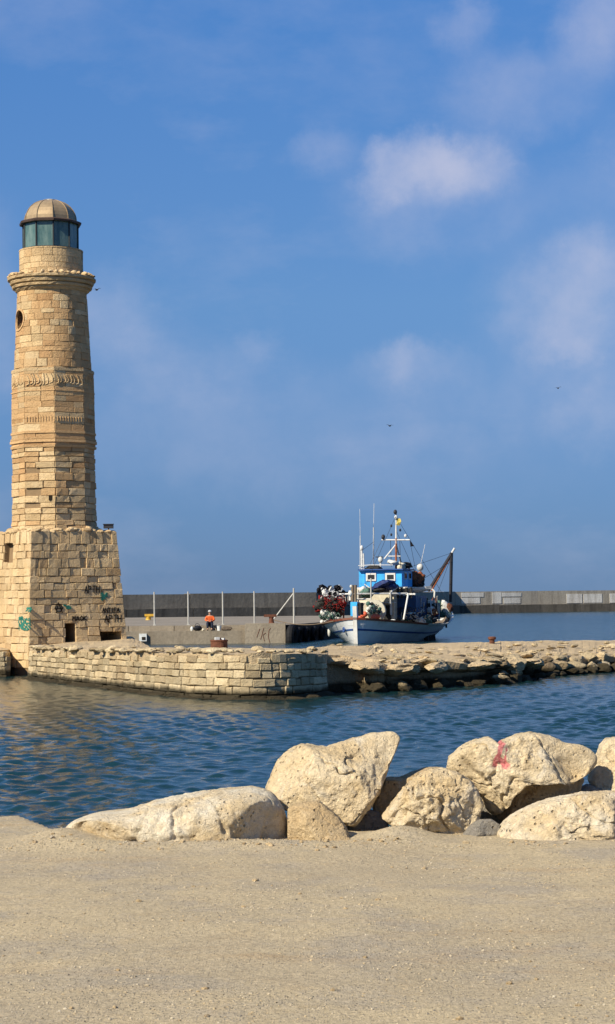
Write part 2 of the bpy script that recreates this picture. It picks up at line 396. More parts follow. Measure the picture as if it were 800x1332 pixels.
class MB:
    def __init__(s): s.v = []; s.f = []
    def add(s, vs, fs):
        k = len(s.v); s.v += [Vector(v) for v in vs]; s.f += [tuple(i+k for i in f) for f in fs]; return s
    def box(s, c, sz, rz=0, M=None):
        hx, hy, hz = sz[0]/2, sz[1]/2, sz[2]/2; c = Vector(c)
        R = M or Matrix.Rotation(rz, 3, 'Z')
        vs = [c + R @ Vector((x*hx, y*hy, z*hz)) for z in (-1, 1) for y in (-1, 1) for x in (-1, 1)]
        return s.add(vs, [(0, 2, 3, 1), (4, 5, 7, 6), (0, 1, 5, 4), (2, 6, 7, 3), (0, 4, 6, 2), (1, 3, 7, 5)])
    def bar(s, p, q, r, r2=None, n=8):
        p, q = Vector(p), Vector(q); r2 = r if r2 is None else r2
        d = (q-p).normalized(); u = d.orthogonal().normalized(); w = d.cross(u)
        vs = [p + (u*cos(2*pi*i/n) + w*sin(2*pi*i/n))*r for i in range(n)] + [q + (u*cos(2*pi*i/n) + w*sin(2*pi*i/n))*r2 for i in range(n)]
        fs = [(i, (i+1) % n, n+(i+1) % n, n+i) for i in range(n)] + [tuple(range(n))[::-1], tuple(range(n, 2*n))]
        return s.add(vs, fs)
    def tube(s, pts, r, n=6):
        for a, b in zip(pts[:-1], pts[1:]): s.bar(a, b, r, r, n)
        return s
    def ball(s, c, r, nu=10, nv=7, sq=(1, 1, 1)):
        c = Vector(c); vs = [c + Vector((0, 0, r*sq[2]))]
        for j in range(1, nv):
            t = pi*j/nv
            vs += [c + Vector((sin(t)*cos(2*pi*i/nu)*sq[0], sin(t)*sin(2*pi*i/nu)*sq[1], cos(t)*sq[2]))*r for i in range(nu)]
        vs.append(c - Vector((0, 0, r*sq[2]))); fs = []
        for i in range(nu): fs.append((0, 1+i, 1+(i+1) % nu))
        for j in range(nv-2):
            for i in range(nu):
                a = 1+j*nu+i; b = 1+j*nu+(i+1) % nu; fs.append((a, a+nu, b+nu, b))
        k = 1+(nv-2)*nu
        for i in range(nu): fs.append((k+i, len(vs)-1, k+(i+1) % nu))
        return s.add(vs, fs)
    def lathe(s, c, prof, n=32, a0=0, jit=0, rng=None, flat=None):
        """prof: (r, z) bottom to top about the vertical through c"""
        c = Vector(c); vs = []; fs = []
        for (r, z) in prof:
            for i in range(n):
                a = a0+2*pi*i/n; rr = r*(1+(rng.uniform(-jit, jit) if rng else 0))
                vs.append(c + Vector((rr*sin(a), -rr*cos(a), z)))
        m = len(prof)
        for j in range(m-1):
            for i in range(n): fs.append((j*n+i, j*n+(i+1) % n, (j+1)*n+(i+1) % n, (j+1)*n+i))
        fs.append(tuple(range(n))[::-1]); fs.append(tuple(range((m-1)*n, m*n)))
        return s.add(vs, fs)
    def torus(s, c, R, r, axis, n=16, m=8):
        c = Vector(c); ax = Vector(axis).normalized(); u = ax.orthogonal().normalized(); w = ax.cross(u); vs = []; fs = []
        for i in range(n):
            d = u*cos(2*pi*i/n)+w*sin(2*pi*i/n)
            for j in range(m): vs.append(c+d*(R+r*cos(2*pi*j/m))+ax*r*sin(2*pi*j/m))
        for i in range(n):
            for j in range(m): fs.append((i*m+j, ((i+1) % n)*m+j, ((i+1) % n)*m+(j+1) % m, i*m+(j+1) % m))
        return s.add(vs, fs)
    def prism(s, poly, z0, z1):
        n = len(poly); vs = [(p[0], p[1], z0) for p in poly]+[(p[0], p[1], z1) for p in poly]
        return s.add(vs, [(i, (i+1) % n, n+(i+1) % n, n+i) for i in range(n)]+[tuple(range(n))[::-1], tuple(range(n, 2*n))])
    def build(s, name, mat, parent=None, **kw): return mesh_obj(name, s.v, s.f, mat, parent, **kw)

def fbm(p, oct=4, s=1.0):
    v = 0; a = 1
    for _ in range(oct):
        v += a*noise.noise(p*s); s *= 2.07; a *= .5
    return v

_ico = {}
def ico(n):
    if n not in _ico:
        bm = bmesh.new(); bmesh.ops.create_icosphere(bm, subdivisions=n, radius=1); bm.verts.ensure_lookup_table()
        _ico[n] = ([v.co.copy() for v in bm.verts], [tuple(v.index for v in f.verts) for f in bm.faces]); bm.free()
    return _ico[n]
def rock_verts(c, size, seed, sub=3, facets=7, rough=.10, rz=None):
    rng = random.Random(seed); vs, fs = ico(sub); c = Vector(c); off = Vector((seed*3.17 % 91, seed*1.31 % 57, seed*.77 % 33))
    pl = []
    for _ in range(facets):
        n = Vector((rng.gauss(0, 1), rng.gauss(0, 1), rng.gauss(0, 1))).normalized(); pl.append((n, rng.uniform(.55, .85)))
    R = Matrix.Rotation(rng.uniform(0, 6.28) if rz is None else rz, 3, 'Z') @ Matrix.Rotation(rng.uniform(-.25, .25), 3, 'X')
    out = []
    for v in vs:
        p = v*(1+.18*fbm(v+off, 2, 1.1))
        for n, h in pl:
            k = p.dot(n)-h
            if k > 0: p = p-n*k*.92
        p = p*(1+rough*fbm(v+off, 4, 2.6))
        out.append(c + R @ Vector((p.x*size[0], p.y*size[1], p.z*size[2])))
    return out, fs

# ------------------------------------------------------------------ water and sand
import numpy as np
def make_water():
    """harbour water: a sheet to the horizon, with real wavelets on the stretch before and behind the pier"""
    rg = np.random.default_rng(4)
    d0, d1, kx, nc = 20.0, 118.0, .25, 560
    ds = [d0]
    while ds[-1] < d1: ds.append(ds[-1]*1.0021)
    ds = np.array(ds); u = np.linspace(-kx, kx, nc)
    Y = np.repeat(ds[:, None], nc, 1); X = ds[:, None]*u[None, :]
    Z = np.zeros_like(X); dy = Y*.0021
    for i in range(64):
        lam = .12*(.8/.12)**(rg.random()**.95); th = rg.normal(0.5, .75); kk = 2*np.pi/lam
        amp = WAVE*lam/(2*np.pi)*rg.uniform(.5, 1.3); fade = np.clip((lam/dy-2.5)/3.0, 0, 1)
        ph = kk*(X*np.sin(th)+Y*np.cos(th))+rg.uniform(0, 6.28)
        # wave groups: every train swells and dies along its own slow envelope
        env = .55+.45*np.sin(X*rg.normal(0, .35)+Y*rg.normal(0, .22)+rg.uniform(0, 6.28))
        w = np.sin(ph); Z += amp*fade*env*(w+.25*w*w)
    pat = 1+.22*np.sin(X*.21+Y*.09+1)+.18*np.sin(X*-.13+Y*.17)
    ed = np.minimum(1, np.minimum((Y-d0)/2, (d1-Y)/6))*np.minimum(1, (kx-np.abs(u))[None, :]*40)
    Z *= pat*np.clip(ed, 0, 1)
    nr = len(ds); V = np.stack([X, Y, Z], -1).reshape(-1, 3)
    out = np.array([(-6000, -200, 0), (6000, -200, 0), (6000, 12000, 0), (-6000, 12000, 0)], float)
    i, j = np.meshgrid(np.arange(nr-1), np.arange(nc-1), indexing='ij'); a = (i*nc+j).ravel()
    quads = np.stack([a, a+1, a+nc+1, a+nc], -1); b = nr*nc
    A, B_, C2, D = 0, nc-1, nr*nc-1, (nr-1)*nc
    quads = np.concatenate([quads, [[b, b+1, B_, A], [b+1, b+2, C2, B_], [b+2, b+3, D, C2], [b+3, b, A, D]]])
    V = np.concatenate([V, out])
    me = bpy.data.meshes.new('water'); me.vertices.add(len(V)); me.vertices.foreach_set('co', V.ravel().astype(np.float32))
    me.loops.add(quads.size); me.loops.foreach_set('vertex_index', quads.ravel().astype(np.int32))
    me.polygons.add(len(quads)); me.polygons.foreach_set('loop_start', np.arange(0, quads.size, 4, dtype=np.int32))
    sm = np.ones(len(quads), bool); sm[-4:] = False; me.polygons.foreach_set('use_smooth', sm)
    me.update(calc_edges=True); me.validate(); me.materials.append(MATS['water'])
    o = bpy.data.objects.new('water', me); COL.objects.link(o); tag(o, kind='structure')
WAVE = .076
make_water()

SAND_Z = 1.5
mound_c = W(525, 1085, 12.9)
def edge_y(X):
    # where the beach breaks off towards the water
    t = max(0, min(1, (X+2.15)/.5))
    return 14.95*(1-t)+13.75*t + .10*noise.noise(Vector((X*1.3, 3, 7)))
def sand_h(X, Y):
    z = SAND_Z + .025*noise.noise(Vector((X*.5, Y*.5, 1))) + .012*noise.noise(Vector((X*1.9, Y*1.9, 5))) + .004*noise.noise(Vector((X*7, Y*7, 2)))
    z += .085*math.exp(-((X-mound_c.x)/.22)**2 - ((Y-13.05)/.2)**2)
    z += .09*math.exp(-((X+1.62)/.30)**2 - ((Y-13.1)/.35)**2)+.035*math.exp(-((X+.6)/1.2)**2 - ((Y-12.75)/.16)**2)
    e = Y-edge_y(X)
    if e > -.25: z -= .62*(sqrt((e+.25)**2+.02)-.1414)
    return max(z, -1.6)
xs = [-60, -30, -14, -8] + [-5+i*.05 for i in range(201)] + [8, 14, 30, 60]
ys = [-25, -10, 0, 4] + [6+i*.05 for i in range(60)] + [9+i*.04 for i in range(150)] + [15.2, 16, 17, 19, 22]
vs = [(x, y, sand_h(x, y)) for y in ys for x in xs]; n = len(xs)
fs = [(j*n+i, j*n+i+1, (j+1)*n+i+1, (j+1)*n+i) for j in range(len(ys)-1) for i in range(n-1)]
mesh_obj('beach_sand', vs, fs, 'sand', smooth=True, recalc=False, kind='structure')

# gravel lying on the sand
def gravel():
    rng = random.Random(5); vs8, fs8 = ico(1)
    for name, cnt, lo, hi, mat in (('gravel', 11000, .002, .0055, 'boulder_grey'), ('gravel', 13000, .0025, .0075, 'boulder_white'), ('gravel', 520, .007, .022, 'boulder_ochre')):
        V = []; Fc = []
        for _ in range(cnt):
            Y = 6.6+8*rng.random()**1.1 if rng.random() < (.9 if hi < .02 else .45) else rng.gauss(12.74, .10); X = rng.uniform(-.19, .19)*Y*1.25
            if noise.noise(Vector((X*.9, Y*.9, 11)))+.6*noise.noise(Vector((X*3.1, Y*2.2, 4)))+rng.uniform(-.35, .35) < -.05: continue
            if Y > edge_y(X)+.1: continue
            r = lo+(hi-lo)*rng.random()**2.5; a = rng.uniform(0, 6.28); sx, sy, sz = rng.uniform(.8, 1.4), rng.uniform(.7, 1.1), rng.uniform(.45, .8)
            z = sand_h(X, Y)+r*sz*.3; k = len(V); ca, sa = cos(a), sin(a)
            for v in vs8:
                j = rng.uniform(.8, 1.15)*r; x, y = v.x*sx*j, v.y*sy*j
                V.append((X+x*ca-y*sa, Y+x*sa+y*ca, z+v.z*sz*j))
            Fc += [tuple(i+k for i in f) for f in fs8]
        mesh_obj(name, V, Fc, mat, recalc=False, kind='stuff', label={'boulder_grey': 'fine grey gravel strewn over the sand', 'boulder_white': 'fine pale gravel strewn over the sand', 'boulder_ochre': 'larger loose brown pebbles dotted over the sand'}[mat], cat='gravel')
gravel()

# ------------------------------------------------------------------ foreground boulders
def boulder(outline, d, thick, seed, mat, label, sub=6, facets=10, amp=1.0, p=.6, tilt=0, ctr=None):
    pts = [W(x, y, d) for x, y in outline]; P = [(q.x, q.z) for q in pts]
    if ctr: c = W(ctr[0], ctr[1], d); cx, cz = c.x, c.z
    else: cx = sum(q[0] for q in P)/len(P); cz = sum(q[1] for q in P)/len(P)
    NB = 180; rad = []
    for i in range(NB):
        a = 2*pi*i/NB - pi; dx, dz = cos(a), sin(a); best = .02
        for (x0, z0), (x1, z1) in zip(P, P[1:]+P[:1]):
            ex, ez = x1-x0, z1-z0; den = dx*ez-dz*ex
            if abs(den) < 1e-9: continue
            t = ((x0-cx)*ez-(z0-cz)*ex)/den; u = ((x0-cx)*dz-(z0-cz)*dx)/den
            if t > 0 and -1e-6 <= u <= 1+1e-6: best = max(best, t)
        rad.append(best)
    rad = [(rad[i-1]+2*rad[i]+rad[(i+1) % NB])/4 for i in range(NB)]
    rng = random.Random(seed); vs, fs = ico(sub); off = Vector((seed*3.1, seed*1.7, seed*.9))
    size = (max(q[0] for q in P)-min(q[0] for q in P)+max(q[1] for q in P)-min(q[1] for q in P))/4
    T = thick/2; hx = (max(q[0] for q in P)-min(q[0] for q in P))/2; hz = (max(q[1] for q in P)-min(q[1] for q in P))/2
    planes = []
    for _ in range(facets):
        n = Vector((rng.gauss(0, .75), -1, rng.gauss(.2, .75))).normalized(); planes.append((n, rng.uniform(.58, .86)))
    out = []
    for v in vs:
        dx, dy, dz = v
        s = sqrt(dx*dx+dz*dz); a = (atan2(dz, dx)+pi)/(2*pi)*NB; i0 = int(a) % NB; fr = a-int(a)
        r = rad[i0]*(1-fr)+rad[(i0+1) % NB]*fr
        k = s**p
        yy = T*(1 if dy > 0 else -1)*abs(dy)**.8
        x, z = (dx/s*r*k, dz/s*r*k) if s > 1e-6 else (0, 0)
        q = Vector((x, yy, z))
        for n, h in planes:   # broken faces
            sup = sqrt((n.x*hx)**2+(n.y*T)**2+(n.z*hz)**2)*h
            e = q.dot(n)-sup
            if e > 0: q = q-n*e*.97*min(1, abs(dy)*2.2)
        w = q*(1/size)
        big = fbm(w+off, 3, 1.3); rid = 1-abs(noise.noise(w*3.1+off*1.3))*2; fine = fbm(w+off*2, 5, 6.0)
        dirn = Vector((q.x/(size*size), q.y/(T*T), q.z/(size*size))).normalized()
        pit = noise.noise(w*9+off)
        crag = abs(noise.noise(w*4.3+off*.7))*2+abs(noise.noise(w*8.9-off))-.6
        ck = abs(noise.noise(w*1.25+off*3+Vector((0, 0, .25*noise.noise(w*4)))))
        crk = max(0, 1-ck/.045)
        disp = size*amp*(.030*big+.022*(rid-.4)*.8+.052*fine+.016*crag-.08*crk-(.05*max(0, pit-.28) if noise.noise(w*1.7-off) > -.1 else 0))
        front = abs(dirn.y)*.75+.25
        q = q+dirn*disp*front
        if tilt: q.y += tilt*q.z
        out.append(Vector((cx+q.x, d+q.y, cz+q.z)))
    zb = min(q.z for q in out)
    return mesh_obj('boulder', out, fs, mat, org=Vector((cx, d, zb)), smooth=True, recalc=False, label=label, cat='boulder', group='boulders along the water edge')

boulder([(74,1100),(78,1084),(94,1068),(124,1058),(155,1056),(180,1050),(200,1043),(240,1035),(290,1027),(330,1024),(352,1030),(368,1048),(376,1075),(376,1100),(330,1108),(200,1108),(110,1108)], 13.3, 1.0, 5, 'boulder_white', 'long low pale boulder tapering to the left into the sand', 7, 2, .7, .72, ctr=(236,1082))
boulder([(345,1027),(352,1008),(360,990),(378,975),(392,968),(410,972),(425,974),(450,965),(485,955),(512,952),(521,958),(519,968),(512,985),(503,1005),(494,1025),(484,1045),(470,1062),(460,1072),(445,1068),(430,1060),(405,1055),(385,1055),(368,1050),(352,1038)], 13.75, .9, 8, 'boulder_limestone', 'large upright angular boulder leaning right, tallest point at its right corner', 7, 11, .95, tilt=.25)
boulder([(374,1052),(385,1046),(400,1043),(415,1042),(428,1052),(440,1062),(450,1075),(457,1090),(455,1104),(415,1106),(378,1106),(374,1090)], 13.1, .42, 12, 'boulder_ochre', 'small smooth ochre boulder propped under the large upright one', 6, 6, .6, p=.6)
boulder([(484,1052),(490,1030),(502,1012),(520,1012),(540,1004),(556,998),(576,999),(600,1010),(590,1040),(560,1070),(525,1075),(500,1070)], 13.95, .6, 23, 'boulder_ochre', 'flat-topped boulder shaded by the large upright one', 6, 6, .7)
boulder([(495,1064),(505,1052),(515,1040),(530,1020),(550,1006),(562,1001),(578,1000),(597,1005),(612,1015),(622,1030),(628,1047),(623,1067),(615,1082),(590,1093),(568,1097),(545,1090),(525,1080),(505,1070)], 13.35, .62, 31, 'boulder_limestone', 'rough pitted rounded boulder between the upright one and the painted one', 7, 9, 1.7)
boulder([(580,1000),(585,985),(600,972),(615,965),(638,959),(648,968),(660,962),(672,956),(690,953),(705,955),(722,960),(735,967),(755,968),(770,975),(778,985),(774,998),(757,1008),(735,1014),(705,1016),(680,1020),(668,1032),(655,1050),(645,1062),(634,1055),(626,1036),(612,1020),(595,1012)], 13.7, .75, 44, 'boulder_painted', 'large pale boulder with a pink spray-painted mark', 7, 11, 1.05, ctr=(665,995))
boulder([(640,1030),(660,1012),(700,1006),(745,1004),(760,1012),(752,1028),(735,1034),(715,1038),(695,1046),(680,1056),(660,1066),(648,1064),(638,1050)], 13.85, .6, 52, 'boulder_ochre', 'hollowed ochre boulder wedged under the painted one', 6, 6, 1.5)
boulder([(766,1016),(775,990),(782,970),(790,961),(800,959),(830,962),(852,1000),(848,1034),(800,1040),(775,1034)], 14.0, .6, 61, 'boulder_limestone', 'boulder cut off by the right edge behind the low front one', 6, 6, 1.0)
boulder([(643,1084),(660,1066),(680,1054),(700,1045),(720,1040),(740,1036),(765,1032),(800,1030),(840,1035),(865,1060),(860,1090),(800,1092),(740,1092),(700,1094),(675,1094),(650,1094)], 13.2, .7, 71, 'boulder_white', 'low broad boulder at front right half sunk in the sand', 7, 10, .9, ctr=(750,1066))
boulder([(600,1088),(612,1073),(625,1066),(640,1066),(651,1073),(648,1090),(620,1097),(604,1096)], 13.2, .22, 83, 'boulder_grey', 'small grey stone at the foot of the painted boulder', 5, 5, .8)
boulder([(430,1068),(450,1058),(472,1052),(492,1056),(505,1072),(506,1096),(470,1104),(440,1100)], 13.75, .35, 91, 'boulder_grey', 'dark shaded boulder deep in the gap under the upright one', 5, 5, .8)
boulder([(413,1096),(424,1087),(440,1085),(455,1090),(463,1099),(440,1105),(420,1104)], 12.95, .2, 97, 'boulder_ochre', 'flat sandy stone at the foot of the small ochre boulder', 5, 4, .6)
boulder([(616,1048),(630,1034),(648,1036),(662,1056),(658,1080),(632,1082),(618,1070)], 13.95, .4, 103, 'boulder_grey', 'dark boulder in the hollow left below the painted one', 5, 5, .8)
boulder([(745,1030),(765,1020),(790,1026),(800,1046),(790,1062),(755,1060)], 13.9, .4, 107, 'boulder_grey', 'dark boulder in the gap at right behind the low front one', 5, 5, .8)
# boulders of the same row going on past the right edge
boulder([(860,1010),(880,975),(930,960),(980,975),(1000,1020),(985,1070),(930,1085),(875,1075)], 13.6, .8, 111, 'boulder_limestone', 'angular boulder of the row beyond the right edge', 5, 6, 1.0)

# ------------------------------------------------------------------ masonry
def stone_geo(P, u0, u1, v0, v1, gu, gv, bu, bv, bd, depth, proud, rng, mids=0, jit=.012, rough=.006):
    us = [u0+gu, u0+gu+bu] + [u0+gu+bu+(u1-u0-2*gu-2*bu)*(k+1)/(mids+1) for k in range(mids)] + [u1-gu-bu, u1-gu]
    vv = [v0+gv, v0+gv+bv, v1-gv-bv, v1-gv]; nu, nv = len(us), 4
    vs = []; fs = []
    cj = {(i, j): (rng.uniform(-jit, jit), rng.uniform(-jit, jit)) for i in (0, 1) for j in (0, 1)}
    for j in range(nv):
        for i in range(nu):
            bi = i in (0, nu-1); bj = j in (0, nv-1)
            fu, fv = i/(nu-1), j/(nv-1)
            du = (cj[0, 0][0]*(1-fu)+cj[1, 0][0]*fu)*(1-fv)+(cj[0, 1][0]*(1-fu)+cj[1, 1][0]*fu)*fv
            dv = (cj[0, 0][1]*(1-fu)+cj[1, 0][1]*fu)*(1-fv)+(cj[0, 1][1]*(1-fu)+cj[1, 1][1]*fu)*fv
            off = proud+rng.uniform(-rough, rough)-(bd*rng.uniform(.7, 1.4) if (bi or bj) else 0)
            vs.append(P(us[i]+du, vv[j]+dv, off))
    for j in range(nv-1):
        for i in range(nu-1): fs.append((j*nu+i, j*nu+i+1, (j+1)*nu+i+1, (j+1)*nu+i))
    ring = [i for i in range(nu)]+[j*nu+nu-1 for j in range(1, nv)]+[(nv-1)*nu+i for i in range(nu-2, -1, -1)]+[j*nu for j in range(nv-2, 0, -1)]
    k = len(vs)
    for idx in ring:
        j, i = divmod(idx, nu); vs.append(P(us[i], vv[j], -depth))
    m = len(ring)
    for a in range(m): fs.append((ring[a], k+a, k+(a+1) % m, ring[(a+1) % m]))
    fs.append(tuple(range(k, k+m))[::-1])
    c = P((u0+u1)/2, (v0+v1)/2, 0); n = (P((u0+u1)/2, (v0+v1)/2, .1)-c).normalized()
    wdt = (P(u1, (v0+v1)/2, 0)-P(u0, (v0+v1)/2, 0)).length
    area = wdt*(v1-v0)*max(0, n.dot((camo.matrix_world.translation-c).normalized()))
    return dict(v=vs, f=fs, c=c, n=n, area=area)
def clip_holes(rects, holes, m=.06):
    out = []
    for r in rects:
        pend = [r]
        for (a0, a1, b0, b1) in holes:
            nx = []
            for (u0, u1, v0, v1) in pend:
                if u1 <= a0 or u0 >= a1 or v1 <= b0 or v0 >= b1: nx.append((u0, u1, v0, v1)); continue
                if u0 < a0-m: nx.append((u0, a0, v0, v1))
                if u1 > a1+m: nx.append((a1, u1, v0, v1))
                c0, c1 = max(u0, a0), min(u1, a1)
                if v0 < b0-m: nx.append((c0, c1, v0, b0))
                if v1 > b1+m: nx.append((c0, c1, b1, v1))
            pend = nx
        out += pend
    return out
def courses(z0, z1, hm, rng, var=.22):
    zs = [z0]
    while zs[-1] < z1-hm*.6: zs.append(zs[-1]+hm*rng.uniform(1-var, 1+var))
    zs[-1] = z1; return zs
def split(u0, u1, wm, rng, var=.45):
    n = max(1, round((u1-u0)/wm)); ws = [rng.uniform(1-var, 1+var) for _ in range(n)]; t = sum(ws); out = [u0]
    for w in ws: out.append(out[-1]+(u1-u0)*w/t)
    return out

def place_stones(specs, parent_of, limit, stuff_parent, stuff_name):
    specs.sort(key=lambda s: -s['area'])
    for s in specs[:limit]: mesh_obj('stone', s['v'], s['f'], s['mat'], parent_of(s))
    rest = {}
    for s in specs[limit:]: rest.setdefault(s['mat'], MB()).add(s['v'], s['f'])
    for mt, mb in rest.items(): tag(mb.build(stuff_name, mt, stuff_parent), kind='stuff')

# ------------------------------------------------------------------ lighthouse
LD = 84.0; SC = LD/79.0
axis = W(71, 700, LD); LX = axis.x
ROOT = Vector((LX, LD, .9))
lh = empty('lighthouse', ROOT, 'tall weathered sandstone lighthouse with domed lantern on a battered square base', 'lighthouse')
rng = random.Random(7)
def zat(py): return W(71, py, LD).z
Z0, Z1 = .30, zat(693)
PH = radians(-13)      # direction of the front corner, from the camera's side, clockwise to the right
RB, RT = 2.98*SC, 2.58*SC
def corner(k, z):
    t = (z-1.0)/(Z1-1.0); R = RB+(RT-RB)*t; a = PH+k*pi/2
    return Vector((LX+R*sin(a), LD-R*cos(a), z))
SIDE = RB*sqrt(2)
def base_face(k):
    n = ((corner(k, 2)+corner(k+1, 2))/2-Vector((LX, LD, 2))).normalized()
    def P(u, v, off):
        a, b = corner(k, v), corner(k+1, v); return a+(b-a)*(u/SIDE)+n*off
    return P, n
def pix_on_face(k, px, py):
    """photo pixel -> (u, v) on base face k"""
    P, n = base_face(k); a, b = ray(px, py); o = Vector((0, 0, EYE)); d = Vector((a, 1, b))
    p0 = P(0, 2, 0); e1 = P(1, 2, 0)-p0; e2 = P(0, 3, 0)-p0; N = e1.cross(e2)
    t = (p0-o).dot(N)/d.dot(N); q = o+d*t
    v = q.z; a_, b_ = corner(k, v), corner(k+1, v); u = (q-a_).dot(b_-a_)/(b_-a_).length_squared*SIDE
    return u, v
def hole(k, x0, y0, x1, y1):
    (u0, v1), (u1, v0) = pix_on_face(k, x0, y0), pix_on_face(k, x1, y1); return (u0, u1, v0, v1)
holes = {0: [hole(0, 85, 810.5, 99, 838), hole(0, 131, 822, 159, 834)], 3: [hole(3, 5, 707, 16, 731)], 1: [], 2: []}
zs = courses(Z0, Z1, .345, rng)
specs = []
for k in range(4):
    P, n = base_face(k)
    for v0, v1 in zip(zs[:-1], zs[1:]):
        us = split(0, SIDE, .56 if v1 < Z1-1.2 else .45, rng)
        rects = clip_holes([(a, b, v0, v1) for a, b in zip(us[:-1], us[1:])], holes[k])
        for (a, b, c, d) in rects:
            if b-a < .05 or d-c < .04: continue
            s = stone_geo(P, a, b, c, d, .006, .006, .018, .018, .016, .22, rng.uniform(-.015, .022) - (.05 if rng.random() < .07 else 0), rng, 0 if b-a < .35 else 1, .026, .010)
            s['mat'] = 'lighthouse_stone'; s['grp'] = 'base'; specs.append(s)

# shaft: octagon with a vertex 9 degrees right of the camera, round above
A8 = radians(9)
ZB, ZC, ZR, ZT = Z1-.02, zat(584), zat(482), zat(381)
def shaft_r(th, z):
    oct_ = cos(pi/8)/cos(((th-A8+pi/8*0) % (pi/4))-pi/8)
    if z < ZC: r = 1.665-.010*(z-ZB); r += .10*max(0, 1-(z-ZB)/.5)
    elif z < ZR: r = 1.655-.012*(z-ZC)
    else: r = 1.52-.048*(z-ZR)
    if z < ZR: r *= oct_
    return r*SC
def shaftP(th, z, off):
    r = shaft_r(th, z)+off; return Vector((LX+r*sin(th), LD-r*cos(th), z))
def shaft_stones(z0, z1, hm, wm, mat_f, rough, facets=True, bd=.025, gap=.008):
    zz = courses(z0, z1, hm, rng, .3)
    for v0, v1 in zip(zz[:-1], zz[1:]):
        rr = 1.55; cuts = []
        if facets:
            for kf in range(8):
                a0 = A8+kf*pi/4; cuts.append(split(a0, a0+pi/4, wm/rr, rng, .4))
        else:
            o = rng.uniform(0, 1); cuts.append(split(o, o+2*pi, wm/rr, rng, .35))
        for us in cuts:
            for a, b in zip(us[:-1], us[1:]):
                s = stone_geo(shaftP, a+1e-4, b-1e-4, v0, v1, gap/rr, gap, .016/rr, .016, bd, .22, rng.uniform(-rough, rough)-(rough*2.2 if rng.random() < .08 else 0), rng, 1 if facets else 2, .008+rough*.35, .004+rough*.3)
                s['mat'] = mat_f(v0, a); s['grp'] = 'shaft'; specs.append(s)
shaft_stones(ZB, ZC, .265, .52, lambda z, a: 'ochre_stone' if rng.random() < (.55 if z > ZC-1.5 else .15) else 'lighthouse_stone', .03, True, .022, .008)
shaft_stones(ZC, ZR, .29, .50, lambda z, a: 'ochre_stone' if rng.random() < .68 else 'lighthouse_stone', .005, True, .008, .003)
shaft_stones(ZR, ZT, .27, .55, lambda z, a: 'ochre_stone' if rng.random() < (.75 if noise.noise(Vector((a*1.5, z*.9, 4))) > -.1 else .3) else 'lighthouse_stone', .008, False, .010, .004)
# upper drum
DZ0, DZ1, DR = zat(362), zat(328.5), 1.25*SC
def drumP(th, z, off): return Vector((LX-.02+(DR+off)*sin(th), LD-(DR+off)*cos(th), z))
zz = courses(DZ0, DZ1, .24, rng, .1)
for v0, v1 in zip(zz[:-1], zz[1:]):
    o = rng.uniform(0, 1); us = split(o, o+2*pi, .46/DR, rng, .25)
    for a, b in zip(us[:-1], us[1:]):
        s = stone_geo(drumP, a, b, v0, v1, .003, .004, .012, .014, .010, .15, rng.uniform(-.003, .005), rng, 2, .003, .002)
        s['mat'] = 'lighthouse_stone'; s['grp'] = 'drum'; specs.append(s)
# cores (mortar behind the stones) as the parts that carry the stones
core = MB()
for k in range(4): pass
bv = [corner(k, z)+(Vector((LX, LD, z))-corner(k, z)).normalized()*.10 for z in (Z0-.6, Z1-.02) for k in range(4)]
core.add(bv, [(0, 1, 5, 4), (1, 2, 6, 5), (2, 3, 7, 6), (3, 0, 4, 7), (0, 3, 2, 1), (4, 5, 6, 7)])
base_o = core.build('base', 'mortar', lh)
sh = MB(); N = 64; zl = [ZB-.3, ZB, ZB+.25, ZB+.5, ZC-.002, ZC+.001, ZR-.001, ZR+.001, ZT+.05]; vs = []
for z in zl:
    for i in range(N): vs.append(shaftP(A8+2*pi*i/N, z, -.055))
fs = [(j*N+i, j*N+(i+1) % N, (j+1)*N+(i+1) % N, (j+1)*N+i) for j in range(len(zl)-1) for i in range(N)]
fs += [tuple(range(N))[::-1], tuple(range((len(zl)-1)*N, len(zl)*N))]
shaft_o = sh.add(vs, fs).build('shaft', 'mortar', lh)
drum_o = MB().lathe((LX-.02, LD, 0), [(DR-.02, DZ0-.2), (DR-.02, DZ1-.005)], 40).build('upper_drum', 'mortar', lh)
drum_cap = MB().lathe((LX-.02, LD, 0), [(DR+.012, DZ1), (DR+.012, DZ1+.05), (DR-.1, DZ1+.07)], 40).build('drum_coping', 'lighthouse_stone', drum_o)

# holes cut into cores / stones
def cut(o, cutter):
    md = o.modifiers.new('cut', 'BOOLEAN'); md.operation = 'DIFFERENCE'; md.object = cutter; md.solver = 'EXACT'
    bpy.context.view_layer.update()
    ev = o.evaluated_get(bpy.context.evaluated_depsgraph_get()); me = bpy.data.meshes.new_from_object(ev)
    old = o.data; o.modifiers.clear(); o.data = me; bpy.data.meshes.remove(old)
for k, hs in holes.items():
    P, n = base_face(k)
    for (u0, u1, v0, v1) in hs:
        dep = 1.3 if k == 0 else .28
        v = [P(u, z, off) for off in (.3, -dep) for (u, z) in ((u0, v0), (u1, v0), (u1, v1), (u0, v1))]
        c = mesh_obj('cutter', v, [(0, 1, 2, 3), (7, 6, 5, 4), (0, 4, 5, 1), (1, 5, 6, 2), (2, 6, 7, 3), (3, 7, 4, 0)], 'mortar')
        cut(base_o, c); bpy.data.objects.remove(c)
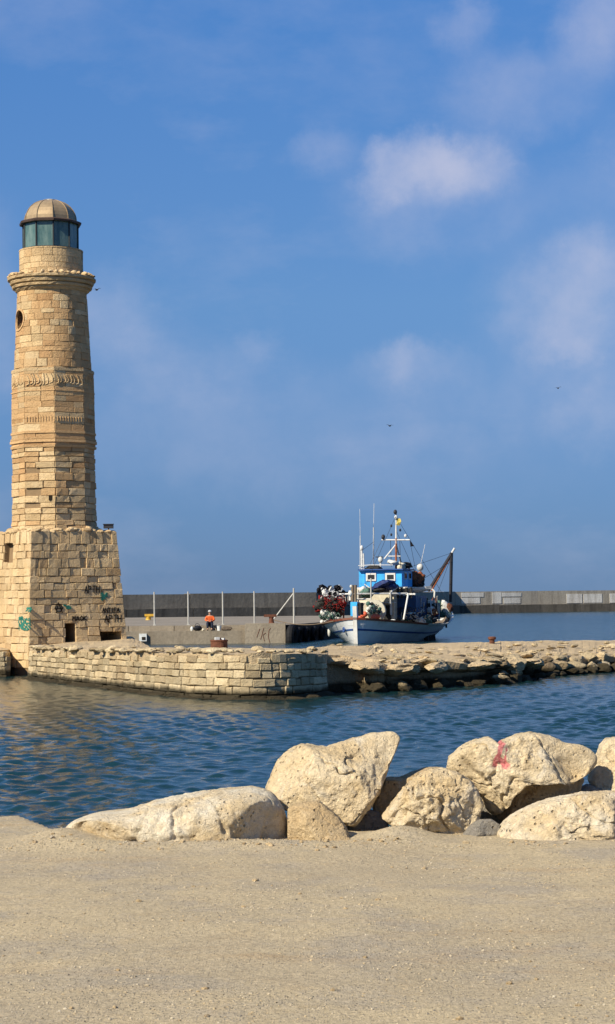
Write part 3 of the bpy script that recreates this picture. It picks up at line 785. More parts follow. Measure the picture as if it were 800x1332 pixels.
# round window
oz = zat(419); oth = radians(-59)
oc = shaftP(oth, oz, 0); on = (shaftP(oth, oz, 1)-oc).normalized()
cm_ = MB().bar(oc+on*.5, oc-on*.42, .40, .40, 24)
cutter = cm_.build('cutter', 'mortar'); cut(shaft_o, cutter)
for s in specs:
    if s['grp'] == 'shaft' and (s['c']-oc).length < 1.0: s['area'] += 10
place_stones(specs, lambda s: {'base': base_o, 'shaft': shaft_o, 'drum': drum_o}[s['grp']], 300, lh, 'masonry')
for o in list(shaft_o.children):
    if o.name.startswith('stone'):
        cc = sum((v.co for v in o.data.vertices), Vector())/len(o.data.vertices)+ROOT
        if (cc-oc).length < .9: cut(o, cutter)
bpy.data.objects.remove(cutter)
win = MB()
ux = Vector((on.y, -on.x, 0)); 
vs = []; n2 = 28
for (r, off) in ((.40, .03), (.47, .03), (.47, -.05), (.40, -.05)):
    for i in range(n2):
        a = 2*pi*i/n2; q = oc+ux*(r*cos(a))+Vector((0, 0, r*sin(a))); 
        th = atan2(q.x-LX, -(q.y-LD)); vs.append(shaftP(th, q.z, off))
win.add(vs, [((j % 4)*n2+i, (j % 4)*n2+(i+1) % n2, ((j+1) % 4)*n2+(i+1) % n2, ((j+1) % 4)*n2+i) for j in range(4) for i in range(n2)])
win_o = win.build('round_window', 'ochre_stone', lh)
MB().bar(oc-on*.30, oc-on*.34, .395, .395, 24).build('pane', 'rust', win_o)
MB().box(oc-on*.27, (.06, .05, .72), rz=atan2(on.y, on.x)+pi/2).build('glazing_bar', 'white_paint', win_o)
# small slot in the lower shaft
sp_ = shaftP(radians(2), zat(650), .03)
MB().box(sp_, (.14, .08, .20), rz=.1).build('slot', 'interior_dark', lh)

# mouldings, dentils and inscription of the octagonal stage
def oct_ring(z0, z1, off, mat, name):
    n = 8; V = []
    for z in (z0, z1):
        for o2 in (off, -.05):
            for i in range(n): V.append(shaftP(A8+i*pi/4, z, o2))
    f = []
    for i in range(n):
        j = (i+1) % n; f += [(i, j, 2*n+j, 2*n+i), (n+i, 3*n+i, 3*n+j, n+j), (i, n+i, n+j, j), (2*n+i, 2*n+j, 3*n+j, 3*n+i)]
    mesh_obj(name, V, f, mat, lh)
for yb, yt, off in ((585, 582, .05), (578.5, 575, .06), (574.5, 572, .035), (567, 564, .03), (487, 483.5, .012), (513, 511.5, .02)):
    oct_ring(zat(yb), zat(yt), off, 'ochre_stone' if yb > 500 else 'lighthouse_stone', 'moulding')
den = MB(); ins = MB(); r3 = random.Random(3)
for kf in range(8):
    for i in range(1, 11):
        th = A8+kf*pi/4+(i/11)*pi/4
        a = shaftP(th, zat(552), .012); b = shaftP(th, zat(546), .012); den.bar(a, b, .022, .022, 5)
    for i in range(1, 9):
        th = A8+kf*pi/4+(i/9+r3.uniform(-.02, .02))*pi/4; w = r3.uniform(.25, .5)*pi/36
        z0_, z1_ = zat(r3.uniform(506, 502)), zat(r3.uniform(496, 490))
        pts = [shaftP(th-w, z0_, .012), shaftP(th+w*.8, z0_+.05, .012), shaftP(th+w, (z0_+z1_)/2, .012), shaftP(th-w*r3.random(), z1_, .012)]
        ins.tube(pts, .024, 5)
tag(den.build('dentil_course', 'ochre_stone', lh), kind='stuff'); tag(ins.build('carved_inscription', 'lighthouse_stone', lh), kind='stuff')
# cornice
zc = zat(381); rs = random.Random(9)
MB().lathe((LX, LD, 0), [(r_*SC, zc+h_*SC) for r_, h_ in ((1.36, -.05), (1.42, 0), (1.47, .05), (1.47, .10), (1.55, .12), (1.58, .20), (1.52, .24), (1.62, .27), (1.66, .36), (1.62, .40), (1.73, .44), (1.74, .52), (1.70, .545), (1.2, .56))], 72, jit=.010, rng=rs).build('cornice', 'lighthouse_stone', lh)
th = 0
while th < 6.2:
    wdt = rs.uniform(.09, .2)
    if rs.random() < .82:
        c = Vector((LX+1.62*SC*sin(th+wdt/2), LD-1.62*SC*cos(th+wdt/2), zc+.64)); v, f = rock_verts(c, (1.6*wdt/2*1.05, .16, rs.uniform(.05, .10)), int(th*100), 2, 6, .1, rz=th+wdt/2)
        mesh_obj('parapet_stone', v, f, 'lighthouse_stone', lh)
    th += wdt
# ragged rubble where shaft meets base, and along the base top
for i in range(64):
    a = 2*pi*i/64; rr = SC*rs.uniform(1.62, 1.82); v, f = rock_verts((LX+rr*sin(a), LD-rr*cos(a), Z1+rs.uniform(-.02, .12)), (rs.uniform(.14, .26), rs.uniform(.12, .2), rs.uniform(.07, .13)), 300+i, 2, 6, .1, rz=a)
    mesh_obj('footing_stone', v, f, 'lighthouse_stone', lh)
for k in range(4):
    for i in range(10):
        p = corner(k, Z1).lerp(corner(k+1, Z1), (i+.5)/10); p = p+(Vector((LX, LD, Z1))-p).normalized()*.16+Vector((0, 0, rs.uniform(-.03, .03)))
        v, f = rock_verts(p, (rs.uniform(.16, .24), rs.uniform(.14, .22), rs.uniform(.06, .12)), 400+k*10+i, 2, 6, .1, rz=PH+pi/4+k*pi/2)
        mesh_obj('coping_stone', v, f, 'lighthouse_stone', lh)
# lantern
lz0, lz1 = zat(328)+.05, zat(292.5); LR = 1.10*SC; LXc = LX-.04
ln = 10; la = radians(13)
def lp(i, r, z): a = la+2*pi*i/ln; return Vector((LXc+r*sin(a), LD-r*cos(a), z))
lantern = MB().lathe((LXc, LD, 0), [(LR+.04, lz0-.06), (LR+.04, lz0+.04)], ln, la).build('lantern', 'frame_dark', lh)
for i in range(ln):
    MB().bar(lp(i, LR, lz0), lp(i, LR, lz1), .035, .035, 6).build('glazing_bar', 'frame_dark', lantern)
    a, b = lp(i, LR-.01, 0), lp(i+1, LR-.01, 0); e = (b-a)*.04
    q = []
    for off in (0, .02):
        inn = (Vector((LXc, LD, 0))-(a+b)/2).normalized()*off
        q += [a+e+inn+Vector((0, 0, lz0+.04)), b-e+inn+Vector((0, 0, lz0+.04)), b-e+inn+Vector((0, 0, lz1)), a+e+inn+Vector((0, 0, lz1))]
    mesh_obj('pane', q, [(0, 1, 2, 3), (7, 6, 5, 4), (0, 4, 5, 1), (1, 5, 6, 2), (2, 6, 7, 3), (3, 7, 4, 0)], 'lantern_glass', lantern)
MB().lathe((LXc, LD, 0), [(.20, lz0), (.20, lz0+.5), (.38, lz0+.55), (.38, lz1-.1)], 16).build('lamp_housing', 'galvanised', lantern)
dome = MB().lathe((LXc, LD, 0), [(1.08*SC, lz1-.01), (1.235*SC, lz1-.03), (1.25*SC, lz1+.05), (1.16*SC, lz1+.10), (1.05*SC, lz1+.13)], ln, la).build('eaves_ring', 'dome_trim', lh)
dz1 = zat(260.5); H = dz1-lz1-.11
prof = [(1.04*SC*cos(t*pi/2/9)**.9 if t < 9 else .16, lz1+.11+H*sin(t*pi/2/9)) for t in range(9)] + [(.16, dz1)]
for i in range(ln):
    V = []
    for (r, z) in prof: V += [lp(i+.012, r, z), lp(i+.988, r, z)]
    V += [v+(Vector((LXc, LD, lz1-.1))-v).normalized()*.04 for v in V]
    m2 = len(prof)*2; f = [(2*j, 2*j+1, 2*j+3, 2*j+2) for j in range(len(prof)-1)]+[(m2+2*j, m2+2*j+2, m2+2*j+3, m2+2*j+1) for j in range(len(prof)-1)]
    f += [(2*j, 2*j+2, m2+2*j+2, m2+2*j) for j in range(len(prof)-1)]+[(2*j+1, m2+2*j+1, m2+2*j+3, 2*j+3) for j in range(len(prof)-1)]
    mesh_obj('dome_panel', V, f, 'dome_metal', dome)
    rb = MB()
    for (r0, z0_), (r1, z1_) in zip(prof[:-1], prof[1:]): rb.bar(lp(i, r0+.012, z0_), lp(i, r1+.012, z1_), .018, .018, 5)
    rb.build('dome_rib', 'dome_metal', dome)
MB().lathe((LXc, LD, 0), [(.30, dz1-.06), (.30, dz1), (.18, dz1+.03), (.05, dz1+.05)], 14).build('dome_cap', 'galvanised', dome)

# graffiti on the base
def graf(k, polylines, mat, w=.03, off=.024, name='graffiti'):
    P, n = base_face(k); mb = MB()
    for pl in polylines:
        pts = [P(*pix_on_face(k, x, y), off) for x, y in pl]
        for a, b in zip(pts[:-1], pts[1:]):
            d = (b-a).normalized(); s_ = d.cross(n).normalized()*w/2; e = d*w*.3
            q = [a-e-s_, b+e-s_, b+e+s_, a-e+s_]; mb.add(q+[x-n*.03 for x in q], [(0, 1, 2, 3), (0, 4, 5, 1), (1, 5, 6, 2), (2, 6, 7, 3), (3, 7, 4, 0)])
    mb.build(name, mat, lh)
LET = {'Λ': [[(0, 1), (.5, 0), (1, 1)]], 'A': [[(0, 1), (.5, 0), (1, 1)], [(.2, .65), (.8, .65)]], 'P': [[(0, 1), (0, 0), (.8, .1), (.8, .45), (0, .5)]],
       'T': [[(0, 0), (1, 0)], [(.5, 0), (.5, 1)]], 'H': [[(0, 0), (0, 1)], [(1, 0), (1, 1)], [(0, .5), (1, .5)]], 'N': [[(0, 1), (0, 0), (1, 1), (1, 0)]], 'I': [[(.5, 0), (.5, 1)]],
       'F': [[(0, 1), (0, 0), (.9, 0)], [(0, .5), (.7, .5)]], 'M': [[(0, 1), (.1, 0), (.5, .6), (.9, 0), (1, 1)]], 'K': [[(0, 0), (0, 1)], [(.9, 0), (0, .5), (1, 1)]], 'O': [[(.5, 0), (0, .4), (.3, 1), (.8, .9), (1, .4), (.5, 0)]],
       'Γ': [[(0, 1), (0, 0), (1, 0)]], 'Y': [[(0, 0), (.5, .5), (1, 0)], [(.5, .5), (.5, 1)]], 'C': [[(1, .1), (.3, 0), (0, .5), (.3, 1), (1, .9)]]}
def word(t, x, y, w, h, gap=.3, slope=0):
    out = []; n = len(t); cw = w/(n+(n-1)*gap)
    for i, ch in enumerate(t):
        x0 = x+i*cw*(1+gap)
        for pl in LET[ch]: out.append([(x0+a*cw, y+b*h+slope*(x0+a*cw-x)) for a, b in pl])
    return out
graf(0, word('APTH', 110, 762.5, 19, 9, .35, -.04), 'graffiti_black')
graf(0, word('ANTIFA', 133, 791, 22, 5.5, .25, -.02), 'graffiti_black', .03)
graf(0, word('APTH', 136, 800, 21, 9, .3, -.02), 'graffiti_black', .03)
graf(0, word('MAOK', 94, 801.5, 19, 6, .2, -.02), 'graffiti_black', .03)
graf(0, [[(73, 786), (76, 785), (80, 788), (81, 792), (78, 796), (74, 796), (72, 791), (73, 786)], [(73, 797), (76, 784), (81, 797)], [(71, 792), (82, 791)]], 'graffiti_black', .03)
def blob(k, cx, cy, rx, ry, seed, n=9):
    r4 = random.Random(seed)
    graf(k, [[(cx+r4.uniform(-rx, rx), cy+r4.uniform(-ry, ry)), (cx+r4.uniform(-rx, rx), cy+r4.uniform(-ry, ry))] for _ in range(n)], 'graffiti_green', .05, .022)
blob(0, 135.5, 776.5, 5, 5, 1); blob(0, 87.5, 789.5, 5, 2.5, 2)
blob(3, 38, 793, 4, 3, 3, 10); blob(3, 27, 811, 3, 10, 4, 12); blob(3, 34, 811, 6, 9, 5, 14)

# flood lamp on the corner of the base
fl = empty('flood_lamp', corner(1, Z1)+Vector((-.35, .1, .02)), 'small dark flood lamp on the right top corner of the lighthouse base', 'lamp')
o_ = ORG[fl]
MB().bar(o_, o_+Vector((0, 0, .12)), .03).build('bracket', 'dark_metal', fl)
MB().box(o_+Vector((0, 0, .20)), (.40, .22, .16)).build('lamp_head', 'dark_metal', fl)
MB().box(o_+Vector((0, -.02, .295)), (.44, .26, .03)).build('visor', 'dark_metal', fl)

# ------------------------------------------------------------------ near pier
def lerp(a, b, t): return a+(b-a)*t
mas = [G(x, y) for x, y in ((36, 883), (80, 888.5), (150, 897), (220, 905.5), (270, 909.5), (320, 911), (370, 909.5), (405, 907), (428, 903))]
rub = [G(x, y) for x, y in ((436, 900), (500, 902), (560, 896), (620, 893), (665, 889), (700, 882), (745, 878), (800, 873.5), (880, 868), (960, 864))]
blk = [G(x, y) for x, y in ((-140, 877), (-60, 879), (8, 880.5), (33, 870))]
pier = empty('stone_pier', (mas[4].x, mas[4].y+4, 0), 'low stone pier with squared block wall and broken rocky end', 'pier')
def resample(pts, step):
    out = [pts[0].copy()]; acc = 0
    for a, b in zip(pts[:-1], pts[1:]):
        L = (b-a).length; t = step-acc
        while t <= L: out.append(a+(b-a)*(t/L)); t += step
        acc = L-(t-step)
    return out
def smooth(pts, k=2):
    for _ in range(k):
        q = [pts[0]]
        for a, b in zip(pts[:-1], pts[1:]): q += [a*.75+b*.25, a*.25+b*.75]
        pts = q+[pts[-1]]
    return pts
def xpx(p): return CX+F*p.x/p.y
def topz(px):      # height of the pier's front edge by photograph column
    ks = ((-200, 1.03), (30, 1.03), (37, 1.14), (120, 1.25), (220, 1.36), (300, 1.42), (405, 1.36), (430, 1.24), (450, 1.08), (475, .98), (560, .92), (660, .82), (760, .62), (960, .55))
    for (a, za), (b, zb) in zip(ks[:-1], ks[1:]):
        if px <= b: return lerp(za, zb, max(0, (px-a)/(b-a)))
    return ks[-1][1]
def backz(px):
    ks = ((-200, 1.3), (36, 1.35), (165, 1.40), (190, 1.22), (300, 1.20), (430, 1.12), (500, 1.03), (560, 1.0), (640, 1.08), (800, .90), (960, .85))
    for (a, za), (b, zb) in zip(ks[:-1], ks[1:]):
        if px <= b: return lerp(za, zb, max(0, (px-a)/(b-a)))
    return ks[-1][1]
def inset(px): # how far the broken body lies behind the waterline
    return .12 if px < 428 else lerp(.12, 1.5, min(1, (px-428)/30))
front = smooth(blk, 1)+smooth(mas, 2)+smooth(rub, 2)
front = resample(front, .15)
nx = []
for i, p in enumerate(front):
    a, b = front[max(0, i-1)], front[min(len(front)-1, i+1)]; t = (b-a).normalized(); nx.append(Vector((-t.y, t.x, 0)) if True else None)
rows = [0, .012, .03, .05, .075, .10, .13, .17, .21, .26, .32, .39, .47, .56, .66, .77, .88, .96, 1.0]
V = []; C_ = len(rows)+4
for i, p in enumerate(front):
    px = xpx(p); n_ = nx[i]; rb = max(0, min(1, (px-430)/25)); ss = i*.15
    rag = rb*(.55*fbm(Vector((ss*.45, 7, 2)), 3)+.16*noise.noise(Vector((ss*2.3, 1, 8))))
    q0 = p+n_*(lerp(.12, .62, rb)+rag*.7)
    bd = 93 if px < 165 else lerp(93, 77, min(1, (px-165)/25)) if px < 400 else lerp(77, 88, min(1, (px-400)/100)) if px < 630 else lerp(88, 99, min(1, (px-630)/330))
    q1 = Vector((q0.x*bd/q0.y, bd, 0))
    zf, zb = topz(px), backz(px)
    und = rb*(.45+.3*noise.noise(Vector((ss*.8, 3, 3))))
    zl = zf-lerp(.3, .30+.10*noise.noise(Vector((ss*1.1, 9, 1))), rb)
    V.append(q0+n_*(.1+und)+Vector((0, 0, -1.2)))
    V.append(q0+n_*(.05+und*1.1)+Vector((0, 0, zl-.12)))
    V.append(q0+n_*(.02+und*.15)+Vector((0, 0, zl)))
    for t in rows:
        q = q0.lerp(q1, t); z = lerp(zf, zb, min(1, t*1.3))
        if t == 0: z -= .10*rb
        z += (.09-.05*t)*fbm(Vector((q.x*.6, q.y*.3, 3)), 4, 1.0) + .022*fbm(Vector((q.x*2.6, q.y*1.2, 1)), 3)
        if rb > 0: # broken strata: a few flat steps
            st = noise.noise(Vector((q.x*.8, q.y*.55, 6))); z += rb*(1-t)*(.06*max(0, min(1, (st-.10)*8))-.07*max(0, min(1, (-st-.2)*8)))
        if t >= .96: z -= .2 if t < 1 else .5
        V.append(Vector((q.x, q.y, z)))
    V.append(Vector((q1.x, q1.y+.5, -1.2)))
fs = [(i*C_+j, (i+1)*C_+j, (i+1)*C_+j+1, i*C_+j+1) for i in range(len(front)-1) for j in range(C_-1)]
body = mesh_obj('pier_body', V, fs, 'pier_ground', pier)
# squared stones of the wall
wall_path = resample(smooth(mas, 2), .05); LEN = (len(wall_path)-1)*.05
def wallP_for(path, cnt):
    def P(u, v, off):
        k = max(0, min(cnt-1.001, u/.05)); i = int(k); p = path[i].lerp(path[i+1], k-i)
        a, b = path[max(0, i-6)], path[min(cnt-1, i+6)]; t = (b-a).normalized(); n_ = Vector((t.y, -t.x, 0))
        return Vector((p.x, p.y, v))+n_*(off-.07*v)
    return P
rp = random.Random(21)
def lay_wall(path, hm, wm, mat):
    cnt = len(path); P = wallP_for(path, cnt); L = (cnt-1)*.05; sp = []
    # heights vary slowly along the wall: work in fractions of the local height
    nc = 6; fr = [0]
    for i in range(nc): fr.append(fr[-1]+rp.uniform(.85, 1.15))
    fr = [f/fr[-1] for f in fr]
    for ci in range(nc):
        us = split(0, L, wm*(1.0 if ci > 0 else 1.15), rp, .5)
        for a, b in zip(us[:-1], us[1:]):
            px = xpx(path[min(cnt-1, int((a+b)/2/.05))]); zt = topz(px)-.05+.05*noise.noise(Vector((a*.7, 0, 5)))
            z0, z1 = lerp(-.08, zt, fr[ci]), lerp(-.08, zt, fr[ci+1])
            if ci == nc-1: 
                if rp.random() < .12: continue
                z1 += rp.uniform(-.10, .05)
            wob = .018*noise.noise(Vector((a, ci*7, 2)))
            s = stone_geo(P, a, b, z0+wob, z1+wob, .008, .008, .03, .028, .026, .25, rp.uniform(-.02, .03), rp, 0 if b-a < .5 else 1, .022, .012)
            s['mat'] = mat; sp.append(s)
    return sp
sp = lay_wall(wall_path, .25, .50, 'pier_stone')
bpath = resample(smooth(blk[:3], 0), .05); sp += lay_wall(bpath, .25, .55, 'pier_stone')
bp2 = resample([blk[2], blk[3]], .05); sp += lay_wall(bp2, .25, .55, 'pier_stone')
place_stones(sp, lambda s: body, 300, body, 'masonry')
# algae-grown footing at the waterline, undercut shade in its colour, set forward a little
ft = []
for i in range(0, len(wall_path)-10, 14):
    p = wall_path[i]; v, f = rock_verts((p.x, p.y-.06, -.03), (rp.uniform(.35, .6), .22, rp.uniform(.09, .17)), 900+i, 2, 6, .12, rz=rp.uniform(-.2, .2))
    mesh_obj('footing_rock', v, f, 'pier_rock', body)
# loose rubble on the crown of the wall
for i in range(120):
    k = rp.randrange(8, len(wall_path)-8); p = wall_path[k]; px = xpx(p); bk = abs(rp.gauss(0, .8))+.12
    if px < 165 and bk > 1.2: bk = rp.uniform(.12, .6)
    sz = rp.uniform(.07, .20)*(1.25 if px < 170 else 1)
    x, y = p.x*(1+bk/p.y), p.y+bk
    v, f = rock_verts((x, y, topz(px)+.03+.04*bk+sz*.08), (sz*rp.uniform(1, 1.7), sz, sz*rp.uniform(.35, .6)), 1000+i, 2, 7, .12)
    mesh_obj('rubble', v, f, 'pier_stone', body)
# large flat rocks of the broken end
r8 = random.Random(41)
def crag_rock(p, w, d_, h, seed, mat, sub=3, name='rock'):
    v, f = rock_verts(p, (w/2, d_/2, h/2), seed, sub, 13, .16); mesh_obj(name, v, f, mat, body)
def front_at(px): return min(front_rub, key=lambda p: abs(xpx(p)-px))
front_rub = resample(smooth(rub, 2), .1)
# ledge rocks: flat broken blocks along the lip, smaller stones below them
px = 442
k_ = 0
while px < 690:
    p = front_at(px); w = r8.uniform(.7, 2.0); h = r8.uniform(.36, .56)
    bk = r8.uniform(.45, .85); zt = topz(px)
    crag_rock(Vector((p.x*(1+bk/p.y), p.y+bk, zt-h*.42+r8.uniform(-.10, .03))), w, r8.uniform(.9, 1.5), h, 7000+k_, 'pier_ground', 4, 'ledge_rock')
    k_ += 1; px += w*F/p.y*r8.uniform(.55, .85)
px = 436
while px < 700:
    p = front_at(px); w = r8.uniform(.3, .8); h = w*r8.uniform(.5, .75); bk = r8.uniform(-.05, .35)
    if r8.random() < .62: crag_rock(Vector((p.x*(1+bk/p.y), p.y+bk, r8.uniform(-.05, .16))), w, w*1.1, h, 7200+k_, 'pier_rock' if r8.random() < .75 else 'pier_stone')
    k_ += 1; px += w*F/p.y*r8.uniform(.7, 1.2)
for i in range(70):
    px = r8.uniform(445, 690); p = front_at(px); bk = r8.uniform(.9, 4.5); w = r8.uniform(.25, .75); t_ = bk/max(1, 88-p.y)
    z = lerp(topz(px), backz(px), min(1, t_*1.3)); crag_rock(Vector((p.x*(1+bk/p.y), p.y+bk, z-.04)), w, w*1.6, w*r8.uniform(.25, .4), 7500+i, 'pier_ground' if r8.random() < .6 else 'pier_stone', 3)
# rocks below and along the broken edge
edge_rocks = [(431, 862, .5, .4, 'p'), (441, 887, .6, .5, 'd'), (428, 882, .5, .5, 'd'), (452, 858, .5, .35, 'p'), (478, 892, .95, .55, 'g'), (452, 893, .7, .5, 'd'), (438, 880, .4, .42, 'd'), (446, 868, .35, .3, 'p'), (440, 858, .35, .28, 'p'), (503, 884, .26, .22, 'p'), (512, 889, .55, .26, 'o'), (434, 893, .45, .5, 'd'), (430, 872, .35, .4, 'd'), (432, 852, .4, .25, 'p')]
for i, (x, y, w, h, k) in enumerate(edge_rocks):
    z = max(.02, {892: .10, 893: .08}.get(y, (900-y)*.022)); p = G(x, y+4, z*.6)
    v, f = rock_verts((p.x, p.y+.2, z), (w/2, w*.42, h/2), 2000+i, 3, 8, .12)
    mesh_obj('rock', v, f, {'p': 'pier_stone', 'o': 'pier_stone', 'd': 'pier_rock', 'g': 'pier_rock'}[k], body)
rr_ = random.Random(77)
rpath = resample(smooth(rub, 2), .1)
def rpt(px):
    return min(rpath, key=lambda p: abs(xpx(p)-px))
cnt = 0
for row in range(4):
    px = 655 if row < 3 else 480
    while px < 900:
        p = rpt(px); s_ = rr_.uniform(.16, .34)*(1.1 if row == 0 else 1)
        bk = (.15, .65, 1.25, .1)[row]+rr_.uniform(-.15, .15); z = (.08, .34, .60, .0)[row]*(1 if px < 740 else .85)+rr_.uniform(-.05, .06)
        if row == 3: bk = rr_.uniform(.4, 1.2); z = .05; s_ *= 1.1
        nn = 3 if row < 3 else 2
        v, f = rock_verts((p.x*(1+bk/p.y), p.y+bk, z), (s_*rr_.uniform(1, 1.5), s_*1.1, s_*rr_.uniform(.6, .85)), 3000+cnt, nn, 8, .12)
        mesh_obj('rock', v, f, 'pier_rock' if (row in (0, 3) or rr_.random() < .25) else 'pier_stone', body)
        cnt += 1; px += s_*2*F/p.y*rr_.uniform(.75, 1.15)*(1 if row < 3 else 1.3)
# stones scattered on the pier top
for i in range(130):
    px = rr_.uniform(440, 860); p = rpt(px) if px > 440 else wall_path[-1]; bk = 1.6+13*rr_.random()**1.4; sz = rr_.uniform(.05, .17)*(1.5 if rr_.random() < .1 else 1)
    t = bk/(88-p.y+.001); zf, zb = topz(px), backz(px)
    q = Vector((p.x*(1+bk/p.y), p.y+bk, 0)); z = lerp(zf, zb, min(1, t*1.3))+.10*fbm(Vector((q.x*.7, q.y*.5, 3)), 4, 1.0)+.05*noise.noise(Vector((q.x*3.1, q.y*2.0, 1)))
    if t > .93: continue
    v, f = rock_verts((q.x, q.y, z+sz*.1), (sz*rr_.uniform(1, 1.8), sz, sz*rr_.uniform(.3, .55)), 5000+i, 2, 7, .12)
    mesh_obj('rubble', v, f, 'pier_stone', body)

# bollards on the pier
def pier_z(x, y):
    best = None; o = body
    for v in o.data.vertices:
        w = v.co+ORG[body]
        if w.z < 0: continue
        d = (w.x-x)**2+(w.y-y)**2
        if best is None or d < best[0]: best = (d, w.z)
    return best[1]
p = W(285, 838, 70); zg = pier_z(p.x, 70)
p.z = zg-.03
bo = empty('mooring_bollard', p, 'squat wide rusty brown mooring drum on the near stone pier', 'bollard', 'mooring bollards')
MB().lathe(p, [(.31, 0), (.315, .05), (.30, .07), (.295, .30), (.315, .32), (.315, .36), (.28, .37)], 22).build('drum', 'rust', bo)
MB().lathe(p, [(.12, .36), (.11, .42), (.05, .44)], 12).build('cap', 'rust', bo)
MB().box(p+Vector((-.06, -.12, .415)), (.16, .12, .09), .3).box(p+Vector((.14, -.05, .40)), (.1, .1, .06), -.3).build('white_block', 'plastic_white', bo)
p = W(640, 832, 84); zg = pier_z(p.x, 84); p.z = zg-.03
bo = empty('mooring_bollard', p, 'small dark red iron bollard far out on the broken end of the pier', 'bollard', 'mooring bollards')
MB().lathe(p, [(.12, 0), (.11, .10), (.11, .17)], 16).build('shank', 'rust', bo)
MB().lathe(p, [(.14, .16), (.17, .19), (.17, .26), (.13, .29)], 16).build('head', 'rust', bo)

# ------------------------------------------------------------------ quay with the fisherman
QD = 133.0; QZ1, QZ0 = 1.22, .86     # upper and lower level
PSI = radians(15); QPSI = radians(12)
def qx(px, d): return W(px, 800, d).x
xr = qx(371, QD); xl = -48.0
quay = empty('quay', (qx(270, QD), QD, 0), 'pale concrete quay with a low stepped edge behind the pier', 'quay')
xe = qx(318, QD)
def qend(d): return xr+(d-QD-1.0)*math.tan(QPSI)
MB().prism([(xl, QD), (xe, QD), (xe, QD+1.0), (xl, QD+1.0)], -1.5, QZ0).build('lower_step', 'quay_concrete', quay)
# lengths of upper wall with joints
xj = [xl, -24, qx(165, QD), qx(225, QD), qx(278, QD), xe]
for a, b in zip(xj[:-1], xj[1:]):
    MB().prism([(a+.02, QD+1.02), (b-.02, QD+1.02), (b-.02, QD+1.6), (a+.02, QD+1.6)], .5, QZ1).build('upper_kerb', 'quay_concrete', quay)
MB().prism([(xe+.015, QD-.25), (xr, QD-.25), (xr, QD+1.7), (xe+.015, QD+1.7)], -1.5, QZ1+.10).build('end_block', 'quay_concrete', quay)
far = [(qend(176)-.0, 176), (qend(205), 205), (-60, 176)]
MB().prism([(xl, QD+1.62), (qend(QD+1.62)+.02, QD+1.62), (qend(196), 196), (xl-20, 200)], -1.5, QZ1-.05).build('paving', 'quay_paving', quay)
# shaded side of the quay, shade put into its colour, hung with tyres
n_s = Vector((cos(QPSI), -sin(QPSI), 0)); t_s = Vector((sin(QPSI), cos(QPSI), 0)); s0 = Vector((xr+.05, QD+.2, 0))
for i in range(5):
    c = s0+t_s*(2.9+i*5.8)+n_s*.02; MB().box((c.x, c.y, -.05), (.5, 5.75, 2.5), -QPSI).build('side_facing', 'quay_side_shade', quay)
tf = MB().torus(s0+n_s*.38+Vector((0, 0, .35)), .62, .26, n_s, 22, 10)
tf.build('tyre_fender', 'rubber', org=s0+Vector((0, 0, -.4)), label='big black tyre hung as a fender at the corner of the quay', cat='tyre', group='tyre fenders on the quay')
for i, dd in enumerate((1.9, 4.4, 7.0, 9.8)):
    MB().torus(s0+t_s*dd+n_s*.44+Vector((0, 0, .45)), .42, .16, n_s, 18, 8).build('tyre_fender', 'rubber', org=s0+t_s*dd, label=['first black tyre', 'second black tyre', 'third black tyre', 'black tyre nearest the boat'][i]+' hung along the shaded quay side', cat='tyre', group='tyre fenders on the quay')
def wall_scribble(pls, d, w, mat, name, parent):
    for pl in pls:
        mb = MB(); pts = [W(x, y, d) for x, y in pl]; mb.tube(pts, w, 5); mb.build(name, mat, parent)
wall_scribble([[(334, 829), (338, 818)], [(339, 832), (343, 817)], [(344, 834), (342, 826), (346, 823)], [(351, 836), (349, 828), (350, 820), (352, 817)]], QD-.25, .022, 'rust', 'graffiti', quay)
# bollard on the end block with its rope
p = Vector((qx(353, QD+.7), QD+.7, QZ1+.10))
bo = empty('mooring_bollard', p, 'rusty double-headed iron bollard on the end of the quay', 'bollard', 'mooring bollards')
MB().lathe(p, [(.22, 0), (.18, .06), (.15, .3), (.16, .42)], 14).build('shank', 'rust', bo)
MB().box(p+Vector((-.08, 0, .50)), (.85, .34, .17)).build('head', 'rust', bo)
pr = p+Vector((.2, -.1, .2))
# posts
for i, (x, yt, lab) in enumerate(((201, 770, 'bare grey post nearest the lighthouse on the quay'), (245, 769.5, 'second bare grey post from the lighthouse on the quay'), (290, 769.5, 'third bare grey post from the lighthouse, right of the seated fisherman'), (331, 769, 'fourth bare grey post from the lighthouse on the quay'))):
    d = QD+6.5; b = W(x, 811, d); b.z = QZ1-.06; t = W(x, yt, d)
    MB().bar(b, (b.x, b.y, t.z), .055, .05, 8).box((b.x, b.y, QZ1-.02), (.2, .2, .06)).build('fence_post', 'galvanised', org=b, label=lab, cat='post', group='posts along the quay')
d = QD+6.5; b = W(382.5, 811, d); b.z = QZ1-.06; t = W(382.5, 765, d)
ps = empty('fence_post', b, 'tall grey post with a slanting brace at the end of the quay', 'post', 'posts along the quay')
MB().bar(b, (b.x, b.y, t.z), .07, .06, 8).build('shaft', 'galvanised', ps)
q = W(351, 803, d); MB().bar((q.x, q.y, QZ1-.05), (b.x-.03, b.y, W(382, 772, d).z), .045, .045, 8).build('brace', 'galvanised', ps)
# yellow bollard by the breakwater
p = W(193, 805, 172); p.z = QZ1-.03
bo = empty('mooring_bollard', p, 'yellow painted bollard at the foot of the breakwater wall', 'bollard', 'mooring bollards')
MB().lathe(p, [(.26, 0), (.22, .1), (.22, .35)], 14).build('shank', 'yellow_paint', bo)
MB().box(p+Vector((.12, 0, .42)), (.85, .45, .2)).build('head', 'yellow_paint', bo)
